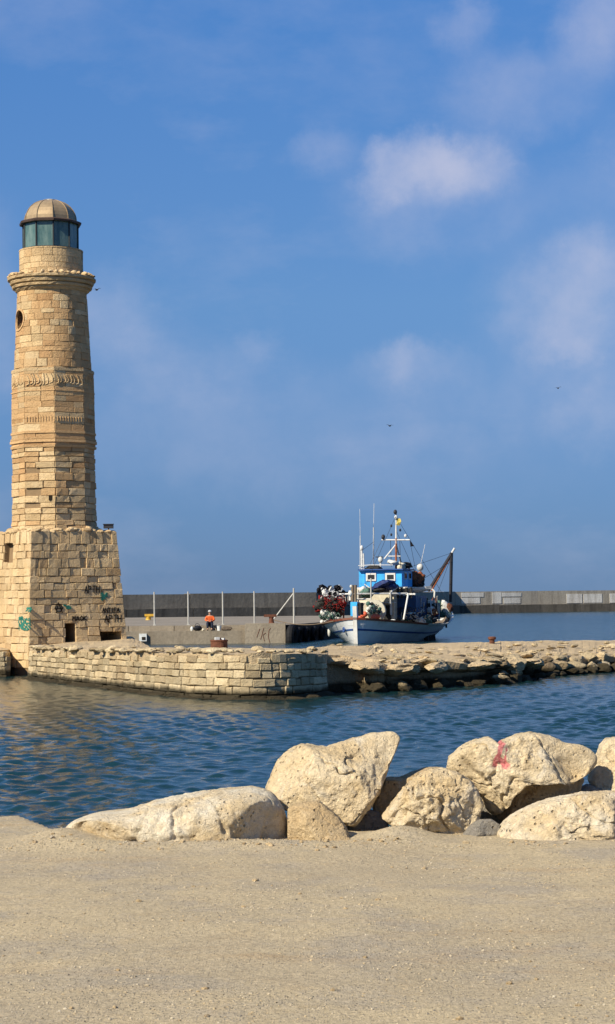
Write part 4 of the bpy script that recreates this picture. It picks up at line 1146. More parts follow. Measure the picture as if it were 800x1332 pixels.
# little white box on the quay face
p = W(186, 832, QD-.1); p.z = .22
bo = empty('meter_box', p, 'small white box with a dark opening fixed to the quay face', 'box')
MB().box(p+Vector((0, 0, .25)), (.50, .2, .50)).build('case', 'plastic_white', bo)
MB().box(p+Vector((.05, -.11, .19)), (.24, .03, .2)).build('opening', 'interior_dark', bo)

# the fisherman, sitting on the upper kerb, feet on the lower step, facing the water
def skinned(name, verts, edges, radii, mat, parent, root=0, lev=2):
    me = bpy.data.meshes.new(name); me.from_pydata([Vector(v)-ORG[parent] for v in verts], edges, [])
    o = bpy.data.objects.new(name, me); COL.objects.link(o)
    bm = bmesh.new(); bm.from_mesh(me); ly = bm.verts.layers.skin.verify()
    bm.verts.ensure_lookup_table()
    for i, v in enumerate(bm.verts):
        v[ly].radius = (radii[i], radii[i]) if not isinstance(radii[i], tuple) else radii[i]; v[ly].use_root = (i == root)
    bm.to_mesh(me); bm.free()
    md = o.modifiers.new('skin', 'SKIN'); md.use_smooth_shade = True
    sb = o.modifiers.new('sub', 'SUBSURF'); sb.levels = lev; sb.render_levels = lev
    bpy.context.view_layer.update()
    m2 = bpy.data.meshes.new_from_object(o.evaluated_get(bpy.context.evaluated_depsgraph_get()))
    o.modifiers.clear(); o.data = m2; bpy.data.meshes.remove(me)
    m2.materials.clear(); m2.materials.append(MATS[mat]); m2.polygons.foreach_set('use_smooth', [True]*len(m2.polygons))
    o.parent = parent; ORG[o] = ORG[parent]; return o
px_ = qx(273, QD+1)
PB = Vector((px_, QD+.72, QZ0))
per = empty('person', PB, 'seated person in an orange top, dark trousers and a pale cap', 'person')
def pp(x, y, z): return PB+Vector((x, y, z))
hipz = QZ1-QZ0+.10
V = [pp(0, .42, hipz), pp(0, .42, hipz+.2), pp(0, .38, hipz+.38), pp(0, .35, hipz+.50), pp(0, .32, hipz+.60), pp(0, .30, hipz+.68), pp(0, .29, hipz+.80)]
R_ = [.15, .14, .15, .12, .06, .095, .085]; E = [(i, i+1) for i in range(6)]
for s in (-1, 1):
    k = len(V)
    V += [pp(s*.10, .38, hipz), pp(s*.15, -.02, hipz+.06), pp(s*.13, -.06, .12), pp(s*.14, -.20, .05)]; R_ += [.10, .075, .05, .045]
    E += [(0, k), (k, k+1), (k+1, k+2), (k+2, k+3)]
    k = len(V)
    V += [pp(s*.20, .35, hipz+.47), pp(s*.29, .22, hipz+.24), pp(s*.11, .02, hipz+.20), pp(s*.08, -.05, hipz+.20)]; R_ += [.07, .05, .038, .035]
    E += [(3, k), (k, k+1), (k+1, k+2), (k+2, k+3)]
    for j in range(5):
        a = len(V); V += [pp(s*(.085-.018*j), -.10, hipz+.215-.008*j), pp(s*(.08-.018*j), -.14+.005*abs(j-2), hipz+.185-.008*j)]; R_ += [.010, .009]; E += [(k+3, a), (a, a+1)]
skinned('body', V, E, R_, 'skin', per, 0, 1)
jv = V[:4]+[V[11], V[12], V[13]]
ja = [pp(0, .42, hipz-.02), pp(0, .42, hipz+.2), pp(0, .38, hipz+.38), pp(0, .34, hipz+.51)]
jr = [.185, .175, .185, .10]; je = [(0, 1), (1, 2), (2, 3)]
for s in (-1, 1):
    k = len(ja); ja += [pp(s*.21, .35, hipz+.45), pp(s*.30, .22, hipz+.24), pp(s*.13, .04, hipz+.20)]; jr += [.095, .075, .055]; je += [(2, k), (k, k+1), (k+1, k+2)]
skinned('jacket', ja, je, jr, 'jacket_orange', per, 0, 2)
ta = [pp(0, .40, hipz)]; tr = [.16]; te = []
for s in (-1, 1):
    k = len(ta); ta += [pp(s*.11, .36, hipz), pp(s*.16, -.02, hipz+.06), pp(s*.14, -.06, .14)]; tr += [.125, .095, .07]; te += [(0, k), (k, k+1), (k+1, k+2)]
skinned('trousers', ta, te, tr, 'trousers_dark', per, 0, 2)
for s in (-1, 1): MB().ball(pp(s*.14, -.15, .05), .06, 10, 6, (.85, 2.1, .8)).build('shoe', 'bag_black', per, smooth=True)
MB().ball(pp(0, .30, hipz+.83), .125, 14, 9, (1, 1.1, .75)).box(pp(0, .15, hipz+.81), (.17, .14, .02)).build('cap', 'cap_grey', per)
# his things on the lower step
def on_step(px): return Vector((qx(px, QD+.45), QD+.45, QZ0))
p = on_step(285); bk = empty('bucket', p, 'white bucket right of the seated person', 'bucket')
MB().lathe(p, [(.13, 0), (.15, .30), (.16, .30), (.16, .33), (.14, .33)], 14).build('pail', 'plastic_white', bk)
MB().torus(p+Vector((0, 0, .33)), .15, .012, (0, 1, .6), 14, 5).build('handle', 'galvanised', bk)
p = on_step(249.5); v, f = rock_verts(p+Vector((0, 0, .14)), (.15, .12, .17), 41, 3, 4, .12); mesh_obj('plastic_bag', v, f, 'plastic_white', org=p, smooth=True, label='small white plastic bag left of the black bag', cat='bag')
p = on_step(256.5); v, f = rock_verts(p+Vector((0, 0, .16)), (.34, .2, .2), 47, 3, 4, .12)
bg_ = empty('holdall', p, 'crumpled black bag left of the seated person', 'bag'); mesh_obj('bag_body', v, f, 'bag_black', bg_, smooth=True)
MB().torus(p+Vector((0, 0, .34)), .15, .018, (0, 1, 0), 14, 5).build('handle', 'bag_black', bg_)
p = on_step(264); v, f = rock_verts(p+Vector((0, 0, .07)), (.14, .1, .09), 43, 3, 4, .12); mesh_obj('parcel', v, f, 'cream_paint', org=p, label='small cream parcel between the black bag and the person', cat='parcel')
p = on_step(294); v, f = rock_verts(p+Vector((0, 0, .14)), (.42, .2, .17), 44, 3, 4, .12); mesh_obj('net_heap', v, f, 'deck_wood', org=p, label='low grey-brown heap of net right of the bucket', cat='net')

# ------------------------------------------------------------------ breakwater
bw = empty('breakwater', (20, 250, 0), 'long grey concrete breakwater wall across the horizon', 'breakwater')
path = [W(-220, 776, 202), W(160, 776, 216), W(412, 776, 227), W(530, 776, 300), W(592, 776, 332), W(700, 776, 338), W(802, 776, 343), W(1150, 776, 372)]
path = [Vector((q.x, q.y, 0)) for q in path]
def bw_top(px): return EYE + (.40 if px < 430 else .48)
def wall_prism(a, b, th, z0, z1a, z1b, name, mat, off=0):
    t = (b-a).normalized(); n_ = Vector((t.y, -t.x, 0)); A, B = a+n_*off, b+n_*off; C2, D = B-n_*th, A-n_*th
    v = [Vector((q.x, q.y, z0)) for q in (A, B, C2, D)]+[Vector((A.x, A.y, z1a)), Vector((B.x, B.y, z1b)), Vector((C2.x, C2.y, z1b)), Vector((D.x, D.y, z1a))]
    return mesh_obj(name, v, [(0, 1, 5, 4), (1, 2, 6, 5), (2, 3, 7, 6), (3, 0, 4, 7), (4, 5, 6, 7), (3, 2, 1, 0)], mat, bw)
rb_ = random.Random(13)
segs = []
for a, b in zip(path[:-1], path[1:]):
    L = (b-a).length; n = max(1, round(L/9.0)); t = (b-a)/n
    for i in range(n):
        p, q = a+t*(i+.004), a+t*(i+.996); tz = bw_top(xpx(p))+rb_.uniform(-.03, .03); tz2 = tz+rb_.uniform(-.02, .02)
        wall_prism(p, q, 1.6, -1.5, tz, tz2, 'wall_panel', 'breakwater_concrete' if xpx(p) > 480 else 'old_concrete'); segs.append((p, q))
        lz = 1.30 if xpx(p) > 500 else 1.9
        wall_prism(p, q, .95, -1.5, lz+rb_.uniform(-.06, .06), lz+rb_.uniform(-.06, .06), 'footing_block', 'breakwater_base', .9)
def patch(x0, y0, x1, y1):
    mid = (x0+x1)/2
    for a, b in zip(path[:-1], path[1:]):
        xa, xb = xpx(a), xpx(b)
        if xa <= mid < xb:
            t = (b-a).normalized(); n_ = Vector((t.y, -t.x, 0))
            def hit(px):
                k = (px-CX)/F; u = (a.x-k*a.y)/(k*(b.y-a.y)-(b.x-a.x)); return a+(b-a)*u
            p, q = hit(x0), hit(x1); zt = W(mid, y0, p.y).z; zb = W(mid, y1, p.y).z
            v = [Vector((r.x, r.y, z))+n_*o for o in (.05, -.02) for (r, z) in ((p, zb), (q, zb), (q, zt), (p, zt))]
            mesh_obj('whitewashed_panel', v, [(0, 1, 2, 3), (0, 4, 5, 1), (1, 5, 6, 2), (2, 6, 7, 3), (3, 7, 4, 0)], 'whitewash', bw); return
for r_ in ((600, 771, 629, 776.5), (600, 777.5, 624, 785), (640, 770.5, 652, 785), (653, 771, 678, 776), (655, 777.5, 677, 785), (737, 772.5, 757, 784.5), (759, 772.5, 783, 784), (793, 772, 806, 784), (830, 771, 860, 783)): patch(*r_)

# ------------------------------------------------------------------ fishing boat
BD = 129.0
bs = G(463.5, 837, 0); bs = Vector((W(463.5, 837, BD).x, BD, 0))
boat = empty('fishing_boat', bs, 'white and blue wooden fishing boat with masts and nets moored beside the quay', 'boat', rz=-PSI, local=True)
BL_, BH = 18.6, 3.85
def toloc(w):
    d = Vector(w)-bs; return Vector((d.x*cos(PSI)-d.y*sin(PSI), d.x*sin(PSI)+d.y*cos(PSI), d.z))
def B(px, py, ly):
    """photo pixel -> boat coordinates (x to the right, y towards the stern, z up) at distance ly from the stem"""
    a, b = ray(px, py); Y = (ly+bs.x*sin(PSI)+bs.y*cos(PSI))/(a*sin(PSI)+cos(PSI)); return toloc((a*Y, Y, EYE+b*Y))
def half(t):      # half breadth at the rail
    if t < .42: return BH*(1-(1-t/.42)**2.1)**.72
    return BH*(1-.36*((t-.42)/.58)**2.4)
def sheer(t): return 1.62-2.35*t+2.5*t*t
NS, NK = 30, 9
ts = [(i/NS)**1.25 for i in range(NS+1)]
def hull_pt(t, k, off=0):
    """k 0 keel .. 1 rail"""
    zt = sheer(t); z = lerp(-.9, zt, k); b = half(t)
    full = min(1, t/.35); e = lerp(.82, .36, full) if t < .75 else lerp(.36, .62, (t-.75)/.25)
    x = b*(max(k, .0))**e*(lerp(.72, 1, k))
    y = t*BL_
    if t < .2: y -= (k-.4)*.55*(1-t/.2)          # raked stem
    if t > .85: y += (k-.5)*1.0*(t-.85)/.15
    return Vector((x+off, y, z))
V = []; Fc = []
for s in (-1, 1):
    k0 = len(V)
    for t in ts:
        for j in range(NK+1):
            p = hull_pt(t, (j/NK)); V.append(Vector((p.x*s, p.y, p.z)))
    for i in range(NS):
        for j in range(NK):
            a = k0+i*(NK+1)+j; q = (a, a+1, a+NK+2, a+NK+1); Fc.append(q if s < 0 else q[::-1])
# stern
k0 = len(V); V += [Vector((s*hull_pt(1, j/NK).x, hull_pt(1, j/NK).y, hull_pt(1, j/NK).z)) for j in range(NK+1) for s in (-1, 1)]
Fc += [(k0+2*j, k0+2*j+1, k0+2*j+3, k0+2*j+2) for j in range(NK)]
hull = mesh_obj('hull', V, Fc, 'hull_paint', boat, smooth=True)
# inner bulwark and deck
V = []; Fc = []
for t in ts:
    h1, h0 = hull_pt(t, .99), hull_pt(t, .80); b = max(.01, h1.x-.12); b0 = max(.005, h0.x-.12)
    V += [(-b, h1.y, h1.z), (-b0, h0.y, h0.z), (b0, h0.y, h0.z), (b, h1.y, h1.z)]
for i in range(NS):
    for j in range(3): Fc.append((i*4+j, i*4+j+1, i*4+4+j+1, i*4+4+j))
mesh_obj('deck', V, Fc, 'deck_wood', boat)
def strake(k0, k1, proud, mat, name, t0=0.0, t1=1.0, sides=(-1, 1)):
    for s in sides:
        V = []; Fc = []; tt = [t for t in ts if t0 <= t <= t1]
        for t in tt:
            for (k, o) in ((k0, -.03), (k0, proud), (k1, proud), (k1, -.03)):
                p = hull_pt(t, k); V.append(((p.x+o)*s, p.y-(.04 if t == 0 else 0), p.z))
        for i in range(len(tt)-1):
            for j in range(4): Fc.append((i*4+j, i*4+(j+1) % 4, i*4+4+(j+1) % 4, i*4+4+j))
        mesh_obj(name, V, Fc, mat, boat)
strake(.975, 1.03, .10, 'rail_red', 'rail', 0, .30); strake(.975, 1.03, .10, 'white_paint', 'rail', .28, 1)
strake(.70, .745, .035, 'stripe_blue', 'stripe')
strake(.33, .352, .03, 'stripe_blue', 'waterline_stripe')
for k in (.45, .54, .62, .84): strake(k, k+.008, .010, 'hull_paint', 'plank_edge')
# stem post
MB().add([(-.13, -.42, 2.42), (.13, -.42, 2.42), (.13, -.02, 2.42), (-.13, -.02, 2.42), (-.13, -.12, -.5), (.13, -.12, -.5), (.13, .5, -.5), (-.13, .5, -.5)],
         [(0, 1, 2, 3), (7, 6, 5, 4), (0, 4, 5, 1), (1, 5, 6, 2), (2, 6, 7, 3), (3, 7, 4, 0)]).build('stem_post', 'white_paint', boat)
# hawse ring and anchor mark on the left bow
p = hull_pt(.045, .74); MB().torus((-p.x-.05, p.y-.05, p.z), .14, .06, (-1, -.6, 0), 12, 6).build('hawse_ring', 'stripe_blue', boat)
# lettering patch on the left bow
for i in range(5):
    t = .20+i*.018; mb = MB()
    for kk in ((.64, .59), (.59, .62), (.62, .57)):
        a, b = hull_pt(t, kk[0]), hull_pt(t+.008, kk[1]); mb.bar((-a.x-.02, a.y, a.z), (-b.x-.02, b.y, b.z), .03, .03, 5)
    mb.build('bow_lettering', 'stripe_blue', boat)
# side fender and tyres
p = hull_pt(.22, .8); MB().ball((-p.x-.12, p.y, p.z-.1), .15, 10, 7, (.8, .8, 2.2)).build('fender', 'float_white', boat, smooth=True)
for i, t in enumerate((.50, .55, .60)):
    p = hull_pt(t, .52); MB().torus((p.x+.16, p.y, p.z-.05), .40, .17, (1, 0, .1), 16, 7).build('tyre', 'rubber', boat)
for i in range(5):
    t = .80+i*.045; p = hull_pt(t, .82); MB().torus((p.x+.08, p.y, p.z), .14, .08, (1, .2, 0), 10, 6).build('scupper_tyre', 'rubber', boat)

def pbox(x0, y0, x1, y1, ly, dep, mat, name, parent=boat, **kw):
    """box whose front face fills the photo rectangle at distance ly behind the stem"""
    a, b = B(x0, y1, ly), B(x1, y0, ly)
    return MB().add([(a.x, ly, a.z), (b.x, ly, a.z), (b.x, ly+dep, a.z), (a.x, ly+dep, a.z), (a.x, ly, b.z), (b.x, ly, b.z), (b.x, ly+dep, b.z), (a.x, ly+dep, b.z)],
        [(3, 2, 1, 0), (4, 5, 6, 7), (0, 1, 5, 4), (1, 2, 6, 5), (2, 3, 7, 6), (3, 0, 4, 7)]).build(name, mat, parent, **kw)
def pbar(pts, r, mat, name, parent=boat):
    return MB().tube([B(x, y, ly) for x, y, ly in pts], r, 7).build(name, mat, parent)
# wheelhouse
wh = pbox(467, 742, 522.5, 763.5, 7.5, 3.4, 'blue_paint', 'wheelhouse')
for j in range(9):
    x = 468+j*6.5; pbox(x, 744, x+.5, 763, 7.485, .02, 'stripe_blue', 'board_joint', wh) if j % 2 else None
pbox(465.5, 739.6, 524, 742.2, 7.25, 3.9, 'stripe_blue', 'wheelhouse_roof')
for x0, x1 in ((476, 489), (501, 514)):
    fr = pbox(x0, 745.3, x1, 755.8, 7.44, .08, 'white_paint', 'window_frame', wh)
    pbox(x0+2.3, 747.6, x1-2.3, 753.2, 7.41, .05, 'window_glass', 'pane', fr)
a = B(522.5, 755.5, 7.5); 
for yy in (8.2, 9.6): 
    w_ = MB().box((a.x+.02, yy+.4, a.z+.35), (.06, .8, .5)).build('side_window', 'white_paint', wh); MB().box((a.x+.06, yy+.4, a.z+.35), (.03, .6, .34)).build('pane', 'window_glass', w_)
# superstructure below
lc = pbox(464, 765, 512, 806, 8.2, 5.2, 'cream_paint', 'deckhouse')
pbox(466, 767.5, 481.5, 779, 8.1, .12, 'dark_gear', 'deckhouse_opening', lc)
pbox(484, 772, 507, 783, 8.0, .22, 'cream_paint', 'front_panel', lc)
pbox(463, 783.2, 513, 785, 7.7, .6, 'white_paint', 'ledge', lc)
pbox(500, 787, 508, 806, 8.05, .18, 'dark_gear', 'doorway', lc)
pbox(495.5, 784, 499.5, 809, 7.3, .3, 'quay_concrete', 'post', boat)
pbox(512.5, 775, 541, 806, 9.3, 3.6, 'cabin_shade_blue', 'side_shade_panel')  # dark panel: shade of cabin sides and interior put into the colour
pbox(507.5, 784, 509.5, 800, 7.6, .1, 'white_paint', 'stanchion')
pbox(464, 763.5, 530, 766, 7.6, 5.8, 'white_paint', 'upper_deck')
# bow locker and bitts
bl = pbox(456, 783, 464.5, 801.5, 1.4, .8, 'blue_paint', 'bow_locker'); pbox(464.6, 784, 469.5, 800, 1.5, .7, 'dark_gear', 'locker_side', bl)
for x in (458.5, 462.5): pbar([(x, 803, 2.2), (x, 761, 2.2)], .10, 'deck_wood', 'bitt')
pbar([(455.5, 781, 2.4), (455.5, 768, 2.4)], .09, 'white_paint', 'bitt'); MB().ball(B(456, 772, 2.2), .17, 10, 7, (1, 1, 1.2)).build('float', 'float_white', boat, smooth=True)
MB().ball(B(457, 763, 2.2), .12).build('float', 'float_white', boat, smooth=True)
# rails on the foredeck
for y in (773, 779.5): pbar([(441, y, 4.5), (465, y-.5, 4.5), (530, y-1, 7.0)] if y < 775 else [(464, y, 5.0), (482, y, 5.0)], .06, 'white_paint', 'railing')
for x, y0, y1 in ((466, 769, 786), (482.5, 752, 786), (508, 768, 785), (447, 772, 805), (441.5, 772, 790)): pbar([(x, y0, 5.0), (x, y1, 5.0)], .05 if x != 441.5 else .04, 'galvanised' if x != 447 else 'orange_rust', 'railing_post')
pbar([(507, 774, 6.0), (510, 768, 6.4), (516, 764, 7)], .08, 'white_paint', 'handrail')
pbar([(474, 760, 6.5), (488, 770, 6.5)], .04, 'white_paint', 'ladder_rail')
for x in (516, 521, 527, 533): pbox(x, 764, x+2.2, 778, 7.2, .25, 'dark_gear', 'gear_post')
pbox(510, 771.5, 540, 774, 7.1, .3, 'white_paint', 'beam')
pbar([(531, 772, 5.5), (525, 806, 4.8)], .06, 'white_paint', 'rope_pole')
r6 = random.Random(17)
def heap(px, py, ly, w, h, mat, name, seed, sub=3, rough=.25, dp=None):
    c = B(px, py, ly); v, f = rock_verts(c, (w/2, (dp or w)/2, h/2), seed, sub, 4, rough); return mesh_obj(name, v, f, mat, boat, smooth=True)
# net hauler with floats on the foredeck
MB().bar(B(486, 795, 4.6), B(487.5, 795, 5.3), .78, .78, 18).build('net_drum', 'cream_paint', boat)
for i in range(16):
    x, y = 486+r6.uniform(-9, 9), 793+r6.uniform(-8, 5); c = B(x, y, 4.3+r6.uniform(-.2, .3)); MB().ball(c, r6.uniform(.10, .19), 8, 6).build('float', r6.choice(['float_white', 'float_white', 'green_net', 'dark_gear']), boat, smooth=True)
for x, y, r in ((471.5, 801, .22), (474.5, 799, .2), (487, 803, .24), (491, 802, .2), (469, 803, .17)): MB().ball(B(x, y, 3.9), r, 10, 7).build('float', 'orange_float', boat, smooth=True)
heap(477, 771, 5.6, 1.0, .7, 'green_net', 'net_bundle', 5); heap(472, 768, 5.8, .6, .5, 'white_paint', 'net_bundle', 6)
heap(500.5, 762, 6.6, 1.75, .75, 'blue_tarp', 'tarpaulin', 7, 4); heap(507, 763.5, 6.5, 1.0, .5, 'blue_tarp', 'tarpaulin', 8)
heap(490, 768, 6.6, 1.8, .35, 'dark_gear', 'net_bundle', 9)
# nets, floats and flag buoys piled on the left bow
for i in range(16):
    heap(432+r6.uniform(-14, 13), 785+r6.uniform(-7, 6), 5.2+r6.uniform(-.8, 1.2), r6.uniform(.5, 1.1), r6.uniform(.5, 1.0), r6.choice(['red_net', 'red_net', 'red_net', 'dark_gear', 'rail_red']), 'net_bundle', 30+i, 3, .5)
for i in range(9): heap(432+r6.uniform(-13, 14), 800+r6.uniform(-3, 4), 5.0+r6.uniform(-.6, .8), r6.uniform(.4, .8), r6.uniform(.3, .5), r6.choice(['dark_gear', 'green_net', 'rust']), 'net_bundle', 60+i, 3, .5)
for x, y, r in ((422, 797, .30), (428.5, 801, .15), (433, 798, .19), (427, 805, .15), (437, 804, .13), (419, 809, .15), (424, 809, .13), (440, 805, .12), (431, 808, .14)): MB().ball(B(x, y, 4.3), r, 12, 8, (1, 1, .95)).build('float', 'float_white' if r != .14 else 'orange_float', boat, smooth=True)
for i in range(18):
    x = 415.5+i*1.8+r6.uniform(-1, 1); y = 770+r6.uniform(-6, 5); ly = 5.5+r6.uniform(-.8, 1)
    pbar([(x-r6.uniform(-1, 1), 792, ly), (x, y-3, ly)], .022, 'dark_metal', 'flag_pole')
    for j in range(2):
        c = B(x+r6.uniform(-2, 2), y+j*2.4, ly-.1); s_ = r6.uniform(.12, .26); w2 = r6.uniform(-.6, .6)
        q = [c+Vector((-s_, 0, s_*.7)), c+Vector((s_*.2, -.12, s_)), c+Vector((s_, .1, s_*w2)), c+Vector((s_*.3, .05, -s_)), c+Vector((-s_*.8, -.08, -s_*.6))]
        mesh_obj('marker_flag', q+[k+Vector((0, .02, 0)) for k in q], [(0, 1, 2, 3, 4), (9, 8, 7, 6, 5)]+[(k, (k+1) % 5, 5+(k+1) % 5, 5+k) for k in range(5)], r6.choice(['black_flag', 'black_flag', 'white_flag']), boat)
def strands(px, py, ly, hw, hh, n, mat, seed):
    r9 = random.Random(seed); mb = MB()
    for _ in range(n):
        a = (px+r9.uniform(-hw, hw), py+r9.uniform(-hh, hh)); ang = r9.uniform(0, 6.28); pts = []
        for k in range(4): pts.append(B(a[0]+k*1.3*cos(ang)+r9.uniform(-.5, .5), a[1]+k*1.0*sin(ang)+k*k*.18, ly+r9.uniform(-.15, .1)))
        mb.tube(pts, r9.uniform(.012, .03), 4)
    tag(mb.build('net_strands', mat, boat), kind='stuff')
strands(432, 785, 4.1, 15, 8, 70, 'red_net', 1); strands(431, 786, 4.0, 15, 10, 45, 'dark_gear', 2); strands(430, 801, 3.9, 13, 5, 40, 'green_net', 3)
strands(432, 774, 4.2, 15, 6, 26, 'white_flag', 4); strands(487, 792, 3.9, 8, 7, 40, 'green_net', 5); strands(543, 798, 9.2, 24, 9, 80, 'dark_gear', 6); strands(545, 802, 9.0, 24, 6, 40, 'cream_paint', 7); strands(577, 794, 15.6, 8, 8, 30, 'green_net', 8)
# mast
mast = pbar([(515.3, 742, 8.6), (515.3, 700, 8.6)], .075, 'orange_rust', 'mast')
MB().bar(B(515.3, 707, 8.6), B(515.3, 668, 8.6), .075, .05).build('upper_mast', 'mast_white', mast)
for x in (500, 522): MB().bar(B(515.3, 708, 8.6), B(x, 727 if x < 510 else 733, 8.6 if x < 510 else 9.5), .055).build('mast_leg', 'mast_white', mast)
MB().bar(B(496.5, 702.3, 8.6), B(533, 702.3, 8.6), .05).build('crosstree', 'mast_white', mast)
MB().bar(B(505, 723.5, 8.6), B(521, 723.5, 8.6), .035).build('spreader', 'mast_white', mast)
for x, y, s_, mt in ((498.5, 698.5, .14, 'dark_metal'), (527.5, 697, .10, 'mast_white'), (514.2, 666, .13, 'dark_metal'), (515, 673, .12, 'mast_white'), (509, 684, .08, 'dark_metal'), (509, 695.5, .08, 'dark_metal'), (520.5, 689.5, .08, 'dark_metal')): MB().ball(B(x, y, 8.55), s_, 8, 6, (1, 1, 1.3)).build('mast_light', mt, mast)
for x0, x1 in ((508, 509), (520, 521)): MB().bar(B(x0, 702, 8.6), B(x1, 737, 9), .018).build('stay', 'dark_metal', mast)
c = B(517, 678.5, 8.55)
mesh_obj('pennant', [c+Vector(q) for q in ((-.1, 0, .24), (.18, .06, .22), (.28, -.05, .02), (.12, .05, -.28), (-.16, 0, -.22), (-.1, .03, .24), (.18, .09, .22), (.28, -.02, .02), (.12, .08, -.28), (-.16, .03, -.22))], [(0, 1, 2, 3, 4), (9, 8, 7, 6, 5), (0, 5, 6, 1), (1, 6, 7, 2), (2, 7, 8, 3), (3, 8, 9, 4), (4, 9, 5, 0)], 'yellow_flag', mast)
c = B(535, 708, 8.6)
mesh_obj('black_cone', [c+Vector(q) for q in ((-.1, 0, .25), (.2, .05, -.12), (-.06, -.02, -.16), (-.1, .03, .25), (.2, .08, -.12), (-.06, .02, -.16))], [(0, 1, 2), (5, 4, 3), (0, 3, 4, 1), (1, 4, 5, 2), (2, 5, 3, 0)], 'black_flag', mast)
# antennas, lights and radar on the wheelhouse roof
an = pbar([(486, 740, 9), (486, 686, 9)], .045, 'mast_white', 'whip_antenna'); MB().bar(B(486, 687, 9), B(486.6, 655, 9), .016).build('tip', 'mast_white', an)
an = pbar([(468.6, 741, 8), (468.6, 697, 8)], .03, 'mast_white', 'whip_antenna'); MB().bar(B(468.6, 697, 8), B(468, 662, 8), .014).build('tip', 'mast_white', an)
lt = pbar([(471, 741, 7.8), (470.6, 716, 7.8)], .07, 'mast_white', 'light_post'); MB().ball(B(470.4, 713, 7.8), .13, 10, 7, (1, 1, 1.5)).build('lamp', 'mast_white', lt, smooth=True)
pbar([(473.5, 741, 7.8), (473, 720, 7.8)], .05, 'mast_white', 'light_post')
rd = pbar([(495, 741, 8), (495, 731, 8)], .06, 'mast_white', 'search_light'); MB().ball(B(495, 728, 8), .19, 12, 8, (.9, .9, 1.25)).build('lamp', 'float_white', rd, smooth=True); MB().box(B(493.5, 724.5, 8), (.5, .2, .06)).build('visor', 'dark_metal', rd)
heap(487, 740, 8, 1.2, .5, 'dark_gear', 'net_bundle', 90); heap(511, 732, 8.2, .8, .4, 'float_white', 'horn', 91); heap(521, 737, 9.5, .7, .8, 'cream_paint', 'roof_gear', 92); heap(527, 736, 10, 1.0, .5, 'dark_gear', 'roof_gear', 93)
pbar([(466, 736, 7.6), (481, 735, 7.6), (511, 735, 7.6)], .03, 'mast_white', 'roof_rail')
# gear amidships
pbar([(531, 732, 11), (532.5, 745, 11), (536, 775, 11)], .09, 'dark_metal', 'davit')
pbar([(537, 750, 12), (537, 790, 12)], .08, 'dark_metal', 'davit')
for i, (x, y, w, h, m_) in enumerate(((538, 750, 1.0, .8, 'orange_rust'), (546, 752, .8, 1.0, 'orange_rust'), (541, 758, .9, .7, 'rust'), (529, 752, .8, 1.2, 'rust'), (535, 757, .9, .8, 'dark_gear'), (547, 760, .6, .7, 'dark_gear'))): heap(x, y, 11.5, w, h, m_, 'deck_winch', 100+i, 3, .4)
rd = pbar([(546.5, 762, 12), (546.5, 743, 12)], .07, 'mast_white', 'radar_post'); MB().ball(B(546.5, 738, 12), .24, 12, 8, (1, 1, 1.15)).build('radar_dome', 'float_white', rd, smooth=True); MB().box(B(546.5, 747.5, 12), (.6, .3, .08)).build('bracket', 'white_paint', rd); MB().bar(B(547.5, 733, 12), B(553, 708, 12), .018).build('whip', 'mast_white', rd)
# dinghy carried on the upper deck
V = []; Fc = []; dc = B(541, 768.5, 10.2)
for i in range(11):
    t = i/10; wd = .55*sin(pi*min(1, .12+t*.88))**.5
    for j in range(7):
        a = pi*j/6; V.append(dc+Vector((lerp(-2.1, 1.1, t), -wd*cos(a), -.42*sin(a)*(.6+.4*sin(pi*t))+.22+.12*(2*t-1)**2)))
for i in range(10):
    for j in range(6): Fc.append((i*7+j, i*7+j+1, (i+1)*7+j+1, (i+1)*7+j))
Fc += [tuple(range(7)), tuple(range(70, 77))]
for i in range(10): Fc.append((i*7, (i+1)*7, (i+1)*7+6, i*7+6))
mesh_obj('dinghy', V, Fc, 'white_paint', org=None, smooth=False, parent=boat)
# boom
bm_ = pbar([(557, 769, 14), (588, 719, 14)], .11, 'dark_metal', 'boom'); MB().bar(B(586.5, 721, 14), B(591.5, 713, 14), .08).build('boom_tip', 'mast_white', bm_)
pbar([(561, 769, 14), (588, 721, 14)], .06, 'orange_rust', 'boom_stay'); pbar([(587.3, 719, 14), (586, 783, 14.5)], .12, 'dark_metal', 'boom_post')
pbar([(547, 755, 12), (588, 730, 14)], .015, 'dark_metal', 'boom_wire')
# after deck
an = pbar([(562, 786, 14), (565, 778, 14), (565.5, 770, 14), (562, 766, 14)], .07, 'white_paint', 'handrail')
pbox(548, 781, 562, 785, 14, 1.2, 'float_white', 'hatch_cover'); pbox(541, 784, 568, 806, 14.2, 1.4, 'dark_gear', 'aft_house')
wn_ = MB().bar(B(559, 794, 13), B(558.5, 794, 13.6), .52, .52, 16).build('winch_drum', 'dark_gear', boat); MB().bar(B(559, 794, 12.94), B(559, 794, 13.02), .20, .20, 14).build('winch_hub', 'float_white', wn_)
for i, (x, y, w, h, m_) in enumerate(((571, 793, .7, 1.1, 'float_white'), (578, 789, .6, .9, 'float_white'), (583, 797, .55, .9, 'float_white'), (575, 799, .7, .5, 'green_net'), (585, 791, .5, .8, 'rust'), (566, 785, .6, .9, 'rust'), (573, 788, .5, .9, 'green_net'))): heap(x, y, 16.3, w, h, m_, 'stern_gear', 130+i, 3, .2)
for x in (545, 551, 566, 571): pbar([(x, 784, 13.8), (x, 808, 13.8)], .05, 'galvanised' if x != 551 else 'dark_gear', 'stanchion')
for i, (x, y, m_) in enumerate(((547, 809, 'float_white'), (526, 806, 'green_net'), (531, 807, 'cream_paint'), (538, 806, 'dark_gear'), (555, 806, 'green_net'), (522, 808, 'float_white'), (561, 805, 'dark_gear'))): heap(x, y, 9.5+i*.3, .8, .6, m_, 'net_bundle', 150+i, 3, .4)
